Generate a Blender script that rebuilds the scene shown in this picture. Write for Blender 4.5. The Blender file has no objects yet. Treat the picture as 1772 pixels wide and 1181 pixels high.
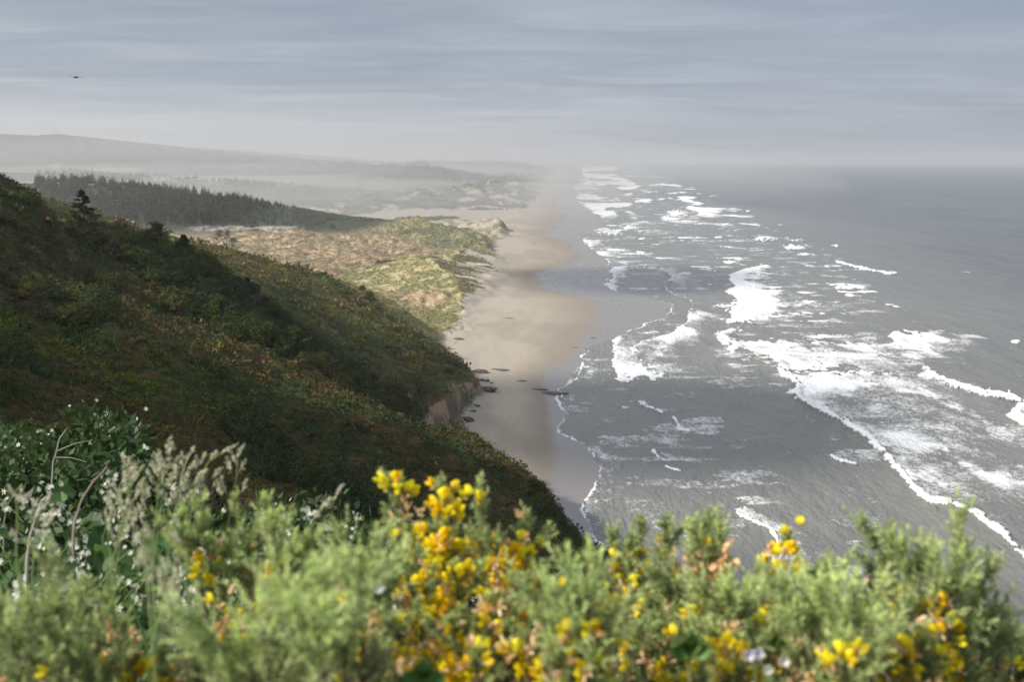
import bpy, math, random
import numpy as np
rng = np.random.default_rng(7)
random.seed(7)
scn = bpy.context.scene
col = scn.collection
R = math.radians

# ------------------------------------------------------------------ camera
CAMH = 105.0                      # metres above the sea
PITCH = R(10.28)
FPX = 1723.0                      # 35 mm lens on a 36 mm sensor, photo 1772 px wide
camd = bpy.data.cameras.new('camera'); cam = bpy.data.objects.new('camera', camd); col.objects.link(cam)
cam.location = (0, 0, CAMH); cam.rotation_euler = (math.pi/2 - PITCH, 0, 0)
camd.lens = 35.0; camd.sensor_width = 36.0; camd.clip_start = 0.05; camd.clip_end = 200000
camd.dof.use_dof = True; camd.dof.focus_distance = 14.0; camd.dof.aperture_fstop = 5.0
scn.camera = cam
scn.render.engine = 'CYCLES'
scn.cycles.use_denoising = True
scn.cycles.max_bounces = 6; scn.cycles.transparent_max_bounces = 12; scn.cycles.volume_bounces = 0
scn.view_settings.view_transform = 'Standard'; scn.view_settings.look = 'None'
scn.view_settings.gamma = 1.0; scn.view_settings.exposure = EXPOSURE = 0.42

# ------------------------------------------------------------------ sun and sky
SUN = np.array([-0.74, -0.34, 0.62]); SUN /= np.linalg.norm(SUN)
ELEV = math.asin(SUN[2])
sd = bpy.data.lights.new('sun', 'SUN'); so = bpy.data.objects.new('sun', sd); col.objects.link(so)
sd.energy = 4.3; sd.angle = R(3.0); sd.color = (1.0, 0.93, 0.82)
from mathutils import Vector
so.rotation_euler = Vector(SUN).to_track_quat('Z', 'Y').to_euler()
so.location = (0, 0, 400)

world = bpy.data.worlds.new('World'); scn.world = world; world.use_nodes = True
nt = world.node_tree; nt.nodes.clear()
def N(t, typ, **kw):
    n = t.nodes.new(typ)
    for k, v in kw.items():
        if k.startswith('i_'): n.inputs[k[2:].replace('_', ' ')].default_value = v
        else: setattr(n, k, v)
    return n
def M(t, op, a, b=None, c=None, clamp=False):
    n = t.nodes.new('ShaderNodeMath'); n.operation = op; n.use_clamp = clamp
    for i, v in enumerate((a, b, c)):
        if v is None: continue
        if isinstance(v, (int, float)): n.inputs[i].default_value = v
        else: t.links.new(v, n.inputs[i])
    return n.outputs[0]
def MIX(t, f, a, b, mode='MIX'):
    n = t.nodes.new('ShaderNodeMix'); n.data_type = 'RGBA'; n.blend_type = mode
    for i, v in ((0, f), (6, a), (7, b)):
        if isinstance(v, (int, float)): n.inputs[i].default_value = v
        elif isinstance(v, tuple): n.inputs[i].default_value = v if len(v) == 4 else v + (1,)
        else: t.links.new(v, n.inputs[i])
    return n.outputs[2]
def RAMP(t, f, stops):
    n = t.nodes.new('ShaderNodeValToRGB'); e = n.color_ramp.elements
    while len(e) < len(stops): e.new(0.5)
    for el, (p, c) in zip(e, stops):
        el.position = p; el.color = c if len(c) == 4 else tuple(c) + (1,)
    t.links.new(f, n.inputs[0]); return n.outputs[0]
def NOISE(t, vec, scale, detail=4, rough=0.55, dist=0.0, dim='3D'):
    n = t.nodes.new('ShaderNodeTexNoise'); n.noise_dimensions = dim
    n.inputs['Scale'].default_value = scale; n.inputs['Detail'].default_value = detail
    n.inputs['Roughness'].default_value = rough; n.inputs['Distortion'].default_value = dist
    if vec is not None: t.links.new(vec, n.inputs['Vector'])
    return n.outputs[0]
sky = N(nt, 'ShaderNodeTexSky', sky_type='NISHITA', sun_disc=False, sun_elevation=ELEV,
        sun_rotation=math.atan2(SUN[0], SUN[1]), altitude=100, air_density=1.0, dust_density=2.0)
tc = N(nt, 'ShaderNodeTexCoord')
sep = N(nt, 'ShaderNodeSeparateXYZ'); nt.links.new(tc.outputs['Generated'], sep.inputs[0])
X, Y, Z = sep.outputs
zz = M(nt, 'ADD', M(nt, 'ABSOLUTE', Z), 0.055)
cmb = N(nt, 'ShaderNodeCombineXYZ')
nt.links.new(M(nt, 'DIVIDE', X, zz), cmb.inputs[0]); nt.links.new(M(nt, 'DIVIDE', Y, zz), cmb.inputs[1])
mpx = N(nt, 'ShaderNodeMapping'); mpx.inputs['Scale'].default_value = (.55, 1.25, 1); nt.links.new(cmb.outputs[0], mpx.inputs['Vector'])
n1 = NOISE(nt, mpx.outputs[0], 1.25, 9, 0.58, 0.7)
n2 = NOISE(nt, cmb.outputs[0], 0.16, 3, 0.5)
nn = M(nt, 'ADD', M(nt, 'MULTIPLY', n1, 0.6), M(nt, 'MULTIPLY', n2, 0.4))
# the stratus deck: brighter and warmer towards the sun (left), bluer and darker towards the sea (right)
left = M(nt, 'SMOOTH_MIN', M(nt, 'MULTIPLY_ADD', X, -0.9, 0.45, clamp=True), 1.0, 0.1)
cloudA = RAMP(nt, nn, [(0.38, (2.5, 2.9, 3.6)), (0.50, (3.05, 3.42, 4.0)), (0.63, (4.3, 4.55, 4.85))])
cloudB = RAMP(nt, nn, [(0.38, (2.1, 2.45, 3.25)), (0.50, (2.5, 2.85, 3.6)), (0.63, (3.0, 3.35, 4.1))])
cc = MIX(nt, left, cloudB, cloudA)
band_ = M(nt, 'MULTIPLY', M(nt, 'MULTIPLY_ADD', M(nt, 'ABSOLUTE', M(nt, 'SUBTRACT', Z, .035)), -22.0, 0.8, clamp=True), left)   # brighter gap in the deck low over the land
cc = MIX(nt, band_, cc, (5.6, 5.7, 5.8))
dk_ = M(nt, 'MULTIPLY_ADD', Z, 7.0, -0.35, clamp=True)
cc = MIX(nt, M(nt, 'MULTIPLY', dk_, 0.32), cc, (2.0, 2.2, 2.65))
up = M(nt, 'MULTIPLY_ADD', Z, 1.7, -0.34, clamp=True)          # the deck overhead is thinner and lets more light through
cc = MIX(nt, up, cc, (5.2, 5.5, 6.0))
fin = MIX(nt, 0.88, sky.outputs[0], cc)
bg = N(nt, 'ShaderNodeBackground', i_Strength=0.10); nt.links.new(fin, bg.inputs[0])
wo = N(nt, 'ShaderNodeOutputWorld'); nt.links.new(bg.outputs[0], wo.inputs[0])

# ------------------------------------------------------------------ helpers
CP, SP = math.cos(PITCH), math.sin(PITCH)
def ray(px, py):
    a = (np.asarray(px, float)-886)/FPX; b = -(np.asarray(py, float)-590.5)/FPX
    return a, CP + b*SP, -SP + b*CP
def at_y(px, py, Yd):            # world point seen at a photo pixel, Yd metres ahead
    a, dy, dz = ray(px, py); t = Yd/dy
    return a*t, Yd + 0*t, CAMH + dz*t
def at_z(px, py, z=0.0):         # world point seen at a photo pixel on the level z
    a, dy, dz = ray(px, py); t = (z-CAMH)/dz
    return a*t, dy*t, z + 0*t
def proj(x, y, z):
    w = y*CP + (CAMH-z)*SP; w = np.where(w < 0.01, 0.01, w)
    return 886 + FPX*x/w, 590.5 - FPX*(y*SP + (z-CAMH)*CP)/w
def hsh(ix, iy, s):
    h = (ix.astype(np.int64)*374761393 + iy.astype(np.int64)*668265263 + s*974634777) & 0xffffffff
    h = ((h ^ (h >> 13))*1274126177) & 0xffffffff
    return ((h ^ (h >> 16)) & 0xffff)/65535.0
def vnoise(x, y, s=0):
    ix = np.floor(x); iy = np.floor(y); fx = x-ix; fy = y-iy
    fx = fx*fx*fx*(fx*(fx*6-15)+10); fy = fy*fy*fy*(fy*(fy*6-15)+10)
    ix = ix.astype(np.int64); iy = iy.astype(np.int64)
    a = hsh(ix, iy, s); b = hsh(ix+1, iy, s); c = hsh(ix, iy+1, s); d = hsh(ix+1, iy+1, s)
    return (a+(b-a)*fx)*(1-fy) + (c+(d-c)*fx)*fy
def fbm(x, y, oct=4, s=0, gain=0.5):
    t = 0; amp = 1; tot = 0
    ca, sa = math.cos(0.6), math.sin(0.6)
    for o in range(oct):
        t = t + amp*vnoise(x, y, s+o*17); tot += amp; amp *= gain
        x, y = (x*ca-y*sa)*2.03+11.3, (x*sa+y*ca)*2.03+5.7
    return t/tot                 # 0..1, mean 0.5
def sstep(a, b, x):
    t = np.clip((x-a)/(b-a), 0, 1); return t*t*(3-2*t)
def smin(a, b, k):
    h = np.clip(0.5+0.5*(b-a)/k, 0, 1); return b+(a-b)*h - k*h*(1-h)
def smax(a, b, k): return -smin(-a, -b, k)

def mesh_from(name, verts, faces, mats=(), attrs=None, smooth=False, mat_idx=None):
    """faces: (n,3) or (n,4) int array, or a list of such arrays"""
    if not isinstance(faces, list): faces = [faces]
    me = bpy.data.meshes.new(name)
    verts = np.ascontiguousarray(verts, dtype=np.float32)
    me.vertices.add(len(verts)); me.vertices.foreach_set('co', verts.ravel())
    li = np.concatenate([f.ravel() for f in faces]).astype(np.int32)
    tot = np.concatenate([np.full(len(f), f.shape[1], np.int32) for f in faces])
    st = np.concatenate([[0], np.cumsum(tot)[:-1]]).astype(np.int32)
    me.loops.add(len(li)); me.loops.foreach_set('vertex_index', li)
    me.polygons.add(len(tot)); me.polygons.foreach_set('loop_start', st); me.polygons.foreach_set('loop_total', tot)
    if mat_idx is not None: me.polygons.foreach_set('material_index', mat_idx.astype(np.int32))
    me.polygons.foreach_set('use_smooth', np.full(len(tot), smooth))
    for k, a in (attrs or {}).items():
        a = np.asarray(a, np.float32)
        if a.ndim == 1:
            at = me.attributes.new(k, 'FLOAT', 'POINT'); at.data.foreach_set('value', a)
        else:
            if a.shape[1] == 3: a = np.concatenate([a, np.ones((len(a), 1), np.float32)], 1)
            at = me.attributes.new(k, 'FLOAT_COLOR', 'POINT'); at.data.foreach_set('color', a.ravel())
    me.update(calc_edges=True)
    for m in mats: me.materials.append(m)
    return me
def link(name, me, parent=None, loc=None):
    o = bpy.data.objects.new(name, me); col.objects.link(o)
    if parent is not None: o.parent = parent
    if loc is not None: o.location = loc
    return o
def empty(name, loc, rz=0):
    o = bpy.data.objects.new(name, None); col.objects.link(o); o.location = loc; o.rotation_euler = (0, 0, rz)
    o.empty_display_size = 0.3; return o
def tag(o, label=None, cat=None, group=None, kind=None):
    if label: o['label'] = label
    if cat: o['category'] = cat
    if group: o['group'] = group
    if kind: o['kind'] = kind
    return o
def mat(name):
    m = bpy.data.materials.new(name); m.use_nodes = True
    t = m.node_tree; b = t.nodes['Principled BSDF']
    return m, t, b
def grid_faces(nr, nc):
    i = np.arange(nr-1)[:, None]*nc + np.arange(nc-1)[None, :]
    i = i.ravel(); return np.stack([i, i+1, i+nc+1, i+nc], 1)
# ------------------------------------------------------------------ shape of the land
def P(lst):                       # (px,py,Y) -> xyz
    a = np.array(lst, float); x, y, z = at_y(a[:, 0], a[:, 1], a[:, 2]); return np.stack([x, y, z], 1)
hill_px = [
 # nearest slope: its silhouette against gully and beach
 (560,649,270),(620,694,268),(700,739,265),(750,761,258),(790,774,250),(840,794,242),(880,809,235),(920,837,222),
 (950,877,212),(975,914,202),(995,944,194),(1040,974,172),(1080,1009,155),(1120,1049,140),
 # its face
 (200,520,220),(450,650,220),(700,745,220),(880,815,215),(300,600,190),(0,556,150),(300,700,150),(600,850,150),(880,925,150),
 (0,690,80),(300,800,80),(600,920,80),(900,1000,80),(1100,1060,80),(0,765,40),(500,950,40),(1000,1060,40),(1500,1180,40),
 (100,600,170),(500,760,170),(450,575,262),
 # ridge with the band of windswept trees
 (0,300,270),(30,323,275),(60,353,282),(85,393,288),(110,404,300),(180,400,305),(250,415,308),(300,433,310),(350,458,314),(400,488,318),(430,511,320),
 (480,553,325),(520,583,328),(560,608,330),(600,633,338),(650,658,345),(700,676,350),(740,703,352),
 (0,388,235),(0,468,200),(100,458,240),(150,508,235),(300,508,268),(430,573,290),(520,633,300),(250,568,215),
 # gully behind the nearest slope
 (600,672,300),(660,715,305),(700,738,318),(745,758,335),
 # spur with the cliff
 (320,419,480),(360,426,490),(400,437,495),(450,450,503),(500,462,510),(550,476,526),(600,492,540),(650,508,553),(690,527,565),
 (500,515,420),(430,475,420),(600,565,430),(700,595,440),(640,605,400),(700,645,392),(750,625,435),(800,637,438),(825,660,425),
 (770,665,386),(790,660,405),(760,595,500),(740,577,545),(650,545,490),(560,505,480),
 (770,582,570),(732,562,590),(700,550,600),(664,528,615),(792,603,520),(802,616,490),(720,566,545),
 # valley between tree ridge and spur
 (430,505,380),(300,440,380),(560,600,370),(640,640,372),
]
hp = P(hill_px)
extra = np.array([
 (-3,6,102.4),(0,6,101.2),(3,6,100.0),(0,3,102.6),(-8,15,99.8),(0,15,97.6),(8,15,94),(0,1,103.6),(-4,0,104),(4,0,103),(-10,-10,105),(10,-10,104),(0,-22,106),
 (-60,60,103),(-110,110,108),(-150,200,116),(-190,270,125),(-260,300,140),(-40,20,104),(30,40,70),(40,80,52),(45,140,30),(40,190,15),
 (-340,430,106),(-165,350,80),(-140,362,77),(-190,382,84),(-235,425,86),(-125,400,66),(-250,480,95),(-260,600,45),(-180,640,20),(-120,640,14),(-60,640,8),(-20,600,5),(-400,620,60),(-500,500,120),(-500,200,140),(-300,50,118),(-60,20,106),(-120,40,109),(-50,-18,106.5),(-110,-30,108),(-30,-8,105.4),(-200,-20,112),(-400,-30,118),
 (0,300,22),(10,260,24),(-20,330,18),(-5,460,12),(-8,500,8)], float)
cpts = np.concatenate([hp, extra])
def warp(x, y): return x/(y+45)*1.6, np.log(y+45)
def _U(r2): return np.where(r2 > 1e-12, r2*np.log(np.maximum(r2, 1e-12)), 0)
cu, cv = warp(cpts[:, 0], cpts[:, 1])
n = len(cu); K = _U((cu[:, None]-cu)**2+(cv[:, None]-cv)**2) + 2e-4*np.eye(n)
Pm = np.stack([np.ones(n), cu, cv], 1)
A = np.block([[K, Pm], [Pm.T, np.zeros((3, 3))]])
w_ = np.linalg.solve(A, np.concatenate([cpts[:, 2], np.zeros(3)]))
def tps(x, y):
    u, v = warp(x, np.maximum(y, -40)); out = np.empty(u.shape); fu, fv, fo = u.ravel(), v.ravel(), out.ravel()
    for s in range(0, len(fu), 40000):
        a = fu[s:s+40000]; b = fv[s:s+40000]
        fo[s:s+40000] = _U((a[:, None]-cu)**2+(b[:, None]-cv)**2) @ w_[:n] + w_[n] + w_[n+1]*a + w_[n+2]*b
    return fo.reshape(u.shape)

toe_px = [(768,775),(793,757),(806,738),(815,714),(833,697),(842,684),(836,672),(820,655),(806,632),(792,606),(790,594),(808,583),(822,562),(818,545),(832,525),
 (868,495),(885,475),(872,448),(852,432),(862,420),(885,412),(880,398),(868,388),(880,372),(912,360),(925,345),(935,325),(945,308),(955,298),(962,291),(975,286.5)]
a = np.array(toe_px, float); tx, ty, _ = at_z(a[:, 0], a[:, 1], 3.0)
toeY = np.concatenate([[-200, 0, 60, 100, 150, 190, 240, 300], np.maximum.accumulate(ty), [40000]])
toeX = np.concatenate([[78, 76, 72, 64, 52, 37, 18, -1], tx, [tx[-1]+2500]])
wat_px = [(1130,1181),(1060,1000),(1040,948),(1018,915),(1003,880),(1015,850),(1040,825),(1030,795),(1015,775),(985,760),(962,742),(972,715),(966,690),(968,672),(985,655),
 (1005,632),(1015,602),(1060,586),(1108,564),(1142,551),(1155,539),(1163,526),(1105,513),(1058,504),(1047,491),(1060,480),(1056,462),(1045,446),(1020,430),(1005,414),
 (1022,400),(1045,388),(1030,372),(1000,352),(990,335),(985,325),(1000,312),(1005,302),(1003,295),(1000,289)]
a = np.array(wat_px, float); wx, wy, _ = at_z(a[:, 0], a[:, 1], 0.0)
watY = np.concatenate([[-200], np.maximum.accumulate(wy), [40000]]); watX = np.concatenate([[130], wx, [wx[-1]+2600]])
def xtoe(y): return np.interp(y, toeY, toeX) + (fbm(y/9, y*0, 3, 5)-0.5)*np.interp(y, [0, 300, 900, 4000], [6, 5, 14, 60])
def xwat(y): return np.interp(y, watY, watX) + (fbm(y/14, y*0, 4, 9)-0.5)*np.interp(y, [0, 300, 900, 4000], [5, 5, 14, 60])

def ridge(x, y, pts, wl, wr, pw=1.0):
    """height of a crest given as xyz points, falling to zero wl metres inland and wr metres seaward"""
    out = np.zeros_like(x)
    for (x0, y0, z0), (x1, y1, z1) in zip(pts[:-1], pts[1:]):
        dx, dy = x1-x0, y1-y0; L2 = dx*dx+dy*dy
        t = np.clip(((x-x0)*dx+(y-y0)*dy)/L2, 0, 1)
        ex, ey = x-(x0+t*dx), y-(y0+t*dy)
        d = np.hypot(ex, ey); side = ex*dy-ey*dx
        w = np.where(side > 0, wr, wl) if dy > 0 else np.where(side > 0, wl, wr)
        out = np.maximum(out, (z0+t*(z1-z0))*np.clip(1-d/w, 0, 1)**pw)
    return out
dunes = [
 ('crest', [(750,588,565),(772,570,600),(802,542,660),(797,510,730),(790,482,790),(765,462,835),(735,441,890)], 85, 30, 1.0),
 ('crest', [(735,441,890),(704,458,868),(672,482,845),(650,500,820)], 70, 60, 1.0),
 ('crest', [(735,443,900),(772,455,930),(800,433,1000),(825,434,1030),(850,440,1060),(872,452,1100)], 70, 30, 1.0),
 ('tan', [(700,505,730),(745,507,720)], 40, 40, 0.8),
 ('green', [(668,398,1320),(720,378,1400),(748,392,1290),(800,398,1230),(850,414,1160),(868,432,1110)], 130, 60, 0.9),
 ('sandy', [(770,378,1650),(820,382,1560),(856,375,1480),(876,392,1420),(880,404,1360)], 60, 45, 0.9),
 ('tan', [(330,415,1240),(420,420,1200),(480,400,1230),(510,402,1230),(560,425,1100),(580,440,1060)], 120, 120, 0.75),
 ('tan', [(590,415,1230),(620,406,1250),(660,408,1230),(715,425,1130)], 110, 110, 0.75),
 ('tan', [(330,425,1100),(420,438,1010),(500,452,960),(560,470,900),(600,478,880)], 100, 70, 0.8),
 ('far', [(735,350,2250),(770,342,2400),(805,332,2600),(860,318,3300),(900,309,4400),(935,298,6500),(955,291,9500)], 420, 230, 0.6),
]
dunes = [(k, P(p), a_, b_, pw) for k, p, a_, b_, pw in dunes]
CR = np.concatenate([dunes[0][1][:-1], dunes[2][1]]); CR = np.concatenate([[[-30, 545, 3]], CR, [[-12, 1170, 3]]])
# wooded rise in the middle distance, and the far rises
wood = [('rise', P([(-250,308,1750),(0,314,1700),(60,318,1650),(200,325,1600),(330,340,1560),(430,352,1520),(500,366,1480),(548,392,1430)]), 260, 240, 1.0),
        ('rise', P([(-300,300,3300),(0,296,3200),(150,300,3100),(300,310,3000),(420,318,2900)]), 500, 420, 1.0),
        ('rise', P([(-400,282,5200),(100,280,5200),(350,284,5000),(600,282,4600),(730,288,4300),(770,296,3900)]), 700, 420, 1.0),
        ('rise', P([(500,280,7500),(700,279,7200),(860,279,7600),(920,283,8000),(960,286,8600)]), 900, 700, 1.0)]
hills_l = P([(-900,215,6300),(-500,222,6100),(-150,228,6000),(0,231,6000),(60,234,6000),(98,231.5,6000),(125,237,6050),(200,245,6200),(280,252,6500),(420,262,7500),(600,272,9000)])

def height(x, y, fine=True, parts=False):
    x = np.asarray(x, float); y = np.asarray(y, float)
    xt = xtoe(y); xw = xwat(y)
    # beach, then the flat behind it
    t = (xw-x)/np.maximum(xw-xt, 1.0)
    beach = 3.0*np.clip(t, 0, 1)**1.25 + np.minimum((xw-x)*0.02, 0)
    beach = np.maximum(beach, -6)
    inland = xt-x
    flat = 3.0 + 3.0*sstep(0, 120, inland) + 2.2*(fbm(x/55, y/55, 4, 3)-0.5)*sstep(10, 150, inland) + 5*(fbm(x/260, y/260, 3, 23)-0.45)*sstep(200, 700, inland)
    z = np.where(inland > 0, flat, beach)
    kind = np.zeros_like(x)
    lump = 1 + 0.5*(fbm(x/18, y/18, 4, 31)-0.5)
    dn = np.zeros_like(x); dk = np.zeros_like(x)
    for i, (k, pts, wl, wr, pw) in enumerate(dunes):
        h = ridge(x, y, pts, wl, wr, pw)*lump
        code = {'crest': 1, 'green': 2, 'sandy': 3, 'tan': 4, 'far': 5}[k]
        if k == 'tan': h = h + np.where(h > 0.5, 6.5*(fbm(x/13, y/20, 4, 41)-0.5), 0)
        if k == 'far': h = h*(0.25+1.5*fbm(x/50, y/80, 3, 77))
        dk = np.where((h > dn) & (h > 1.0), code, dk); dn = np.maximum(dn, h)
    # the seaward face of the foredune runs straight from the crest to its toe, cut by chutes
    xc = np.interp(y, CR[:, 1], CR[:, 0]) + 5*(fbm(y/22, x*0, 3, 33)-.5); zc = np.interp(y, CR[:, 1], CR[:, 2], left=0, right=0)
    q = np.clip((xt-x)/np.maximum(xt-xc, 4), 0, 1); sea_f = (x > xc) & (inland > 0) & (y > 545) & (y < 1170)
    chute = (fbm(y/7, x/60, 4, 35)-.5)*2.6*np.clip(q*(1-q)*5, 0, 1)
    sh = 3 + (zc-3)*q**0.85 + chute
    dk = np.where((x > xc-30) & (inland > 0) & (y > 545) & (y < 1170) & (zc > 5) & (dk != 4), 1, dk)
    dn = dn*sstep(-2, np.where(dk == 5, 60, 16), inland)
    dn = np.where(sea_f, np.maximum(sh-.2, 0.1), dn)
    z = np.maximum(z, smax(z, dn, 1.0)*(dn > 0.1) + z*(dn <= 0.1)) if False else np.where(dn > 0, np.maximum(z, smax(z, dn, 1.2)), z)
    wd = np.zeros_like(x)
    for k, pts, wl, wr, pw in wood:
        wd = np.maximum(wd, ridge(x, y, pts, wl, wr, pw)*(0.85+0.3*fbm(x/120, y/120, 3, 61)))
    wd = wd*sstep(0, 200, inland)
    hl = ridge(x, y, hills_l, 3000, 900, 1.2)
    big = np.maximum(wd, hl); z = np.where(big > 0, np.maximum(z, smax(z, big, 3.0)), z)
    # the steep coastal hill
    near = (y < 760) & (x > -900) & (y > -200)
    hz = np.full_like(x, -50.0)
    if near.any():
        xn, yn = x[near], y[near]
        hh = tps(xn, yn)
        hh = hh*sstep(760, 640, yn) + 0*hh
        wdt = np.interp(yn, [0, 100, 150, 190, 240, 300, 345, 375, 440, 480, 540, 600], [50, 38, 28, 20, 15, 16, 14, 9, 9, 16, 22, 25])
        edge = (fbm(xn/7, yn/7, 3, 13)-0.5)
        m = np.clip((xt[near]-xn)/wdt + 0.35*edge, 0, 1)
        # cliff profile: a talus foot, a near vertical face, a rounded brow
        cl = sstep(340, 365, yn)*sstep(470, 440, yn)
        prof = sstep(0, 1, m)*(1-cl) + cl*(0.26*np.clip(m/0.4, 0, 1) + 0.66*sstep(0.32, 0.72, m) + 0.08*sstep(0.7, 1.6, m))
        zz_ = z[near]
        hz_ = zz_ + (hh-zz_)*prof
        hz_ = np.where(m <= 0, -50, hz_)
        hz[near] = hz_
    hillm = hz > z+0.3
    z = np.maximum(z, hz)
    if fine:
        amp = np.where(hillm, 1.0, 0.0)*(1-.5*sstep(380, 460, y))*np.clip((y+5)/60, 0.08, 1)*sstep(0, 14, inland)
        z = z + amp*(3.8*(fbm(x/17, y/17, 3, 51)-0.5) + 2.4*(fbm(x/3.5, y/3.5, 3, 52)-0.5) + 0.5*(fbm(x/0.9, y/0.9, 2, 53)-0.5))
        # gullies running down the slope to the right
        z = z + amp*(-1.8*np.abs(fbm((x*0.45+y)/16, (x-y*0.45)/60, 3, 57)-0.5)*4+0.9)*np.clip(y/120, 0, 1)
        da = np.where((dk > 0) & ~hillm, 1.0, 0)*sstep(0, 15, inland)
        z = z + da*(1.6*(fbm(x/6, y/9, 4, 71)-0.5) + 5.0*(fbm(x/24, y/34, 3, 73)-.5))
        z = z + np.where(hillm | (inland < 0), 0, 1)*0.7*(fbm(x/5, y/8, 3, 72)-0.5)
    if parts: return z, hillm, dk, wd, hl, inland, xt, xw, hz
    return z

# ------------------------------------------------------------------ ground sheet
ug = np.concatenate([np.linspace(-3.2, -0.66, 70)[:-1], np.linspace(-0.66, 0.22, 760), np.linspace(0.22, 0.9, 60)[1:]])
ln0 = math.log(33.0)
vg = np.concatenate([np.linspace(math.log(8), ln0, 60)[:-1], np.arange(ln0, math.log(930), 0.0031), np.arange(math.log(930), math.log(14000), 0.0075), np.linspace(math.log(14000), math.log(70000), 25)[1:]])
yg = np.exp(vg)-30
GU, GV = np.meshgrid(ug, vg); GY = np.exp(GV)-30; GX = GU*(GY+30)
gz, hillm, dk, wd, hl, inland, xt, xw, hz = height(GX, GY, True, True)
e = 1.0
gy_, gx_ = np.gradient(gz)
dX = np.gradient(GX, axis=1); slope_x = gx_/np.maximum(dX, 1e-3)
dY = np.gradient(GY, axis=0); slope_y = gy_/np.maximum(dY, 1e-3)
slope = np.hypot(slope_x, slope_y)
px, py = proj(GX, GY, gz)

def C(*c): return np.array(c, float)
def blend(a, b, m): return a*(1-m[..., None]) + b*m[..., None]
SAND = C(.385,.342,.285); SAND2 = C(.305,.272,.228); WETS = C(.225,.207,.188)
cg = np.broadcast_to(SAND, GX.shape+(3,)).copy()
n1_ = fbm(GX/30, GY/60, 4, 101); n2_ = fbm(GX/8, GY/12, 4, 102); n3_ = fbm(GX/2.5, GY/3, 3, 103)
cg = blend(cg, SAND2, sstep(.4, .65, n1_)*0.8)
tl = fbm((GX-xt)/np.maximum(xw-xt, 5)*26, GY/160, 4, 108); cg = cg*(1-.035*sstep(.45, .62, tl)+.02*sstep(.5, .38, tl))[..., None]
# wet sand towards the water: boundary read off the photograph, laid on the beach in plan
wl_px = [(1000,1181),(960,900),(948,850),(955,790),(955,740),(940,690),(930,660),(945,635),(985,618),(1005,590),(1035,545),(1015,520),(960,505),(935,500),(925,470),(990,455),(1000,440),(975,420),
 (940,405),(958,392),(975,372),(960,350),(975,335),(975,320),(985,305),(985,295),(985,289)]
a = np.array(wl_px, float); sx, sy, _ = at_z(a[:, 0], a[:, 1], 1.0)
xwet = np.interp(GY, np.maximum.accumulate(sy), sx) + 11*(fbm(GX/60, GY/50, 3, 105)-0.5)*np.clip(GY/600, .4, 3)
bw = np.maximum(xw-xt, 5)
wet = sstep(-0.10, 0.08, (GX-xwet)/bw)
damp = sstep(-0.45, 0.0, (GX-xwet)/bw)
cg = blend(cg, C(.25,.215,.178), damp*0.85); cg = blend(cg, WETS, wet)
# vegetation of the flat
inl = inland
veg = sstep(4, 20, inl + 18*(n2_-0.5))
tanc = C(.44,.345,.22); green = C(.075,.10,.04); olive = C(.15,.145,.07); dgreen = C(.035,.052,.025)
flatc = blend(np.broadcast_to(olive, cg.shape), green, sstep(.42, .6, n1_)); flatc = blend(flatc, dgreen, sstep(.5, .62, n2_)*0.8)
flatc = blend(flatc, C(.42,.36,.27), sstep(.60, .68, fbm(GX/70, GY/110, 4, 110))*sstep(2600, 1900, GY)*0.8)
far_v = sstep(1500, 2600, GY); flatc = blend(flatc, dgreen*1.1, far_v*sstep(.38, .5, fbm(GX/200, GY/300, 4, 111)))
cg = blend(cg, flatc, veg*(inl > 0))
# sand inlet running inland between the dune groups
inlet = sstep(1150, 1300, GY)*sstep(2250, 2050, GY)*sstep(90+60*n2_, 30, inl)*(dk == 0)
inlet2 = sstep(1750, 1800, GY + .35*inl)*sstep(2230, 2180, GY+.35*inl)*sstep(420, 330, inl)*(dk == 0)
cg = blend(cg, SAND*.95, np.maximum(inlet, inlet2)*(inl > 0))
# dunes
xcg = np.interp(GY, CR[:, 1], CR[:, 0]) + 5*(fbm(GY/22, GX*0, 3, 33)-.5)
seaface = ((GX > xcg+.5) & (inland > 0) & (GY > 545) & (GY < 1170))*1.0; qf = np.clip((xt-GX)/np.maximum(xt-xcg, 4), 0, 1)
toem = sstep(0, 10, inl)
m1 = (dk == 1)*toem
dg = blend(np.broadcast_to(C(.33,.295,.15), cg.shape), C(.22,.225,.11), sstep(.42, .6, n1_)); dg = blend(dg, C(.47,.40,.24), sstep(.55, .68, n2_)*.7)
streak = fbm(GY/5.5 + 0.3*GX/20, GX/45, 4, 121)                         # grass strips running down the sea face
faceC = blend(np.broadcast_to(C(.45,.40,.335), cg.shape), C(.13,.115,.065), sstep(.44, .54, streak + .34*(qf-.74)))
dg = blend(dg, faceC, seaface)
dg = blend(dg, SAND, sstep(14, 6, inl + 6*(n2_-.5)))
cg = blend(cg, dg, m1)
m2 = (dk == 2)*toem; g2 = blend(np.broadcast_to(C(.27,.25,.14), cg.shape), C(.13,.145,.08), sstep(.42, .58, n1_)); g2 = blend(g2, SAND, sstep(.58, .64, n2_)*(GX > -140)*(slope_x < 0)*.8); cg = blend(cg, g2, m2)
m3 = (dk == 3)*toem; g3 = blend(np.broadcast_to(SAND, cg.shape), C(.20,.185,.10), sstep(.47, .56, n2_)); cg = blend(cg, g3, m3)
m4 = (dk == 4)*toem; g4 = blend(np.broadcast_to(tanc, cg.shape), C(.26,.20,.125), sstep(.45, .6, n2_)); g4 = blend(g4, C(.12,.12,.06), sstep(.57, .66, fbm(GX/12, GY/18, 3, 130))*.8); cg = blend(cg, g4, m4)
m5 = (dk == 5)*toem; g5 = blend(np.broadcast_to(SAND, cg.shape), C(.115,.115,.062), sstep(.45, .57, fbm(GX/35, GY/60, 4, 131)+.12*sstep(40, 200, inl))); cg = blend(cg, g5, m5)
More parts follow.
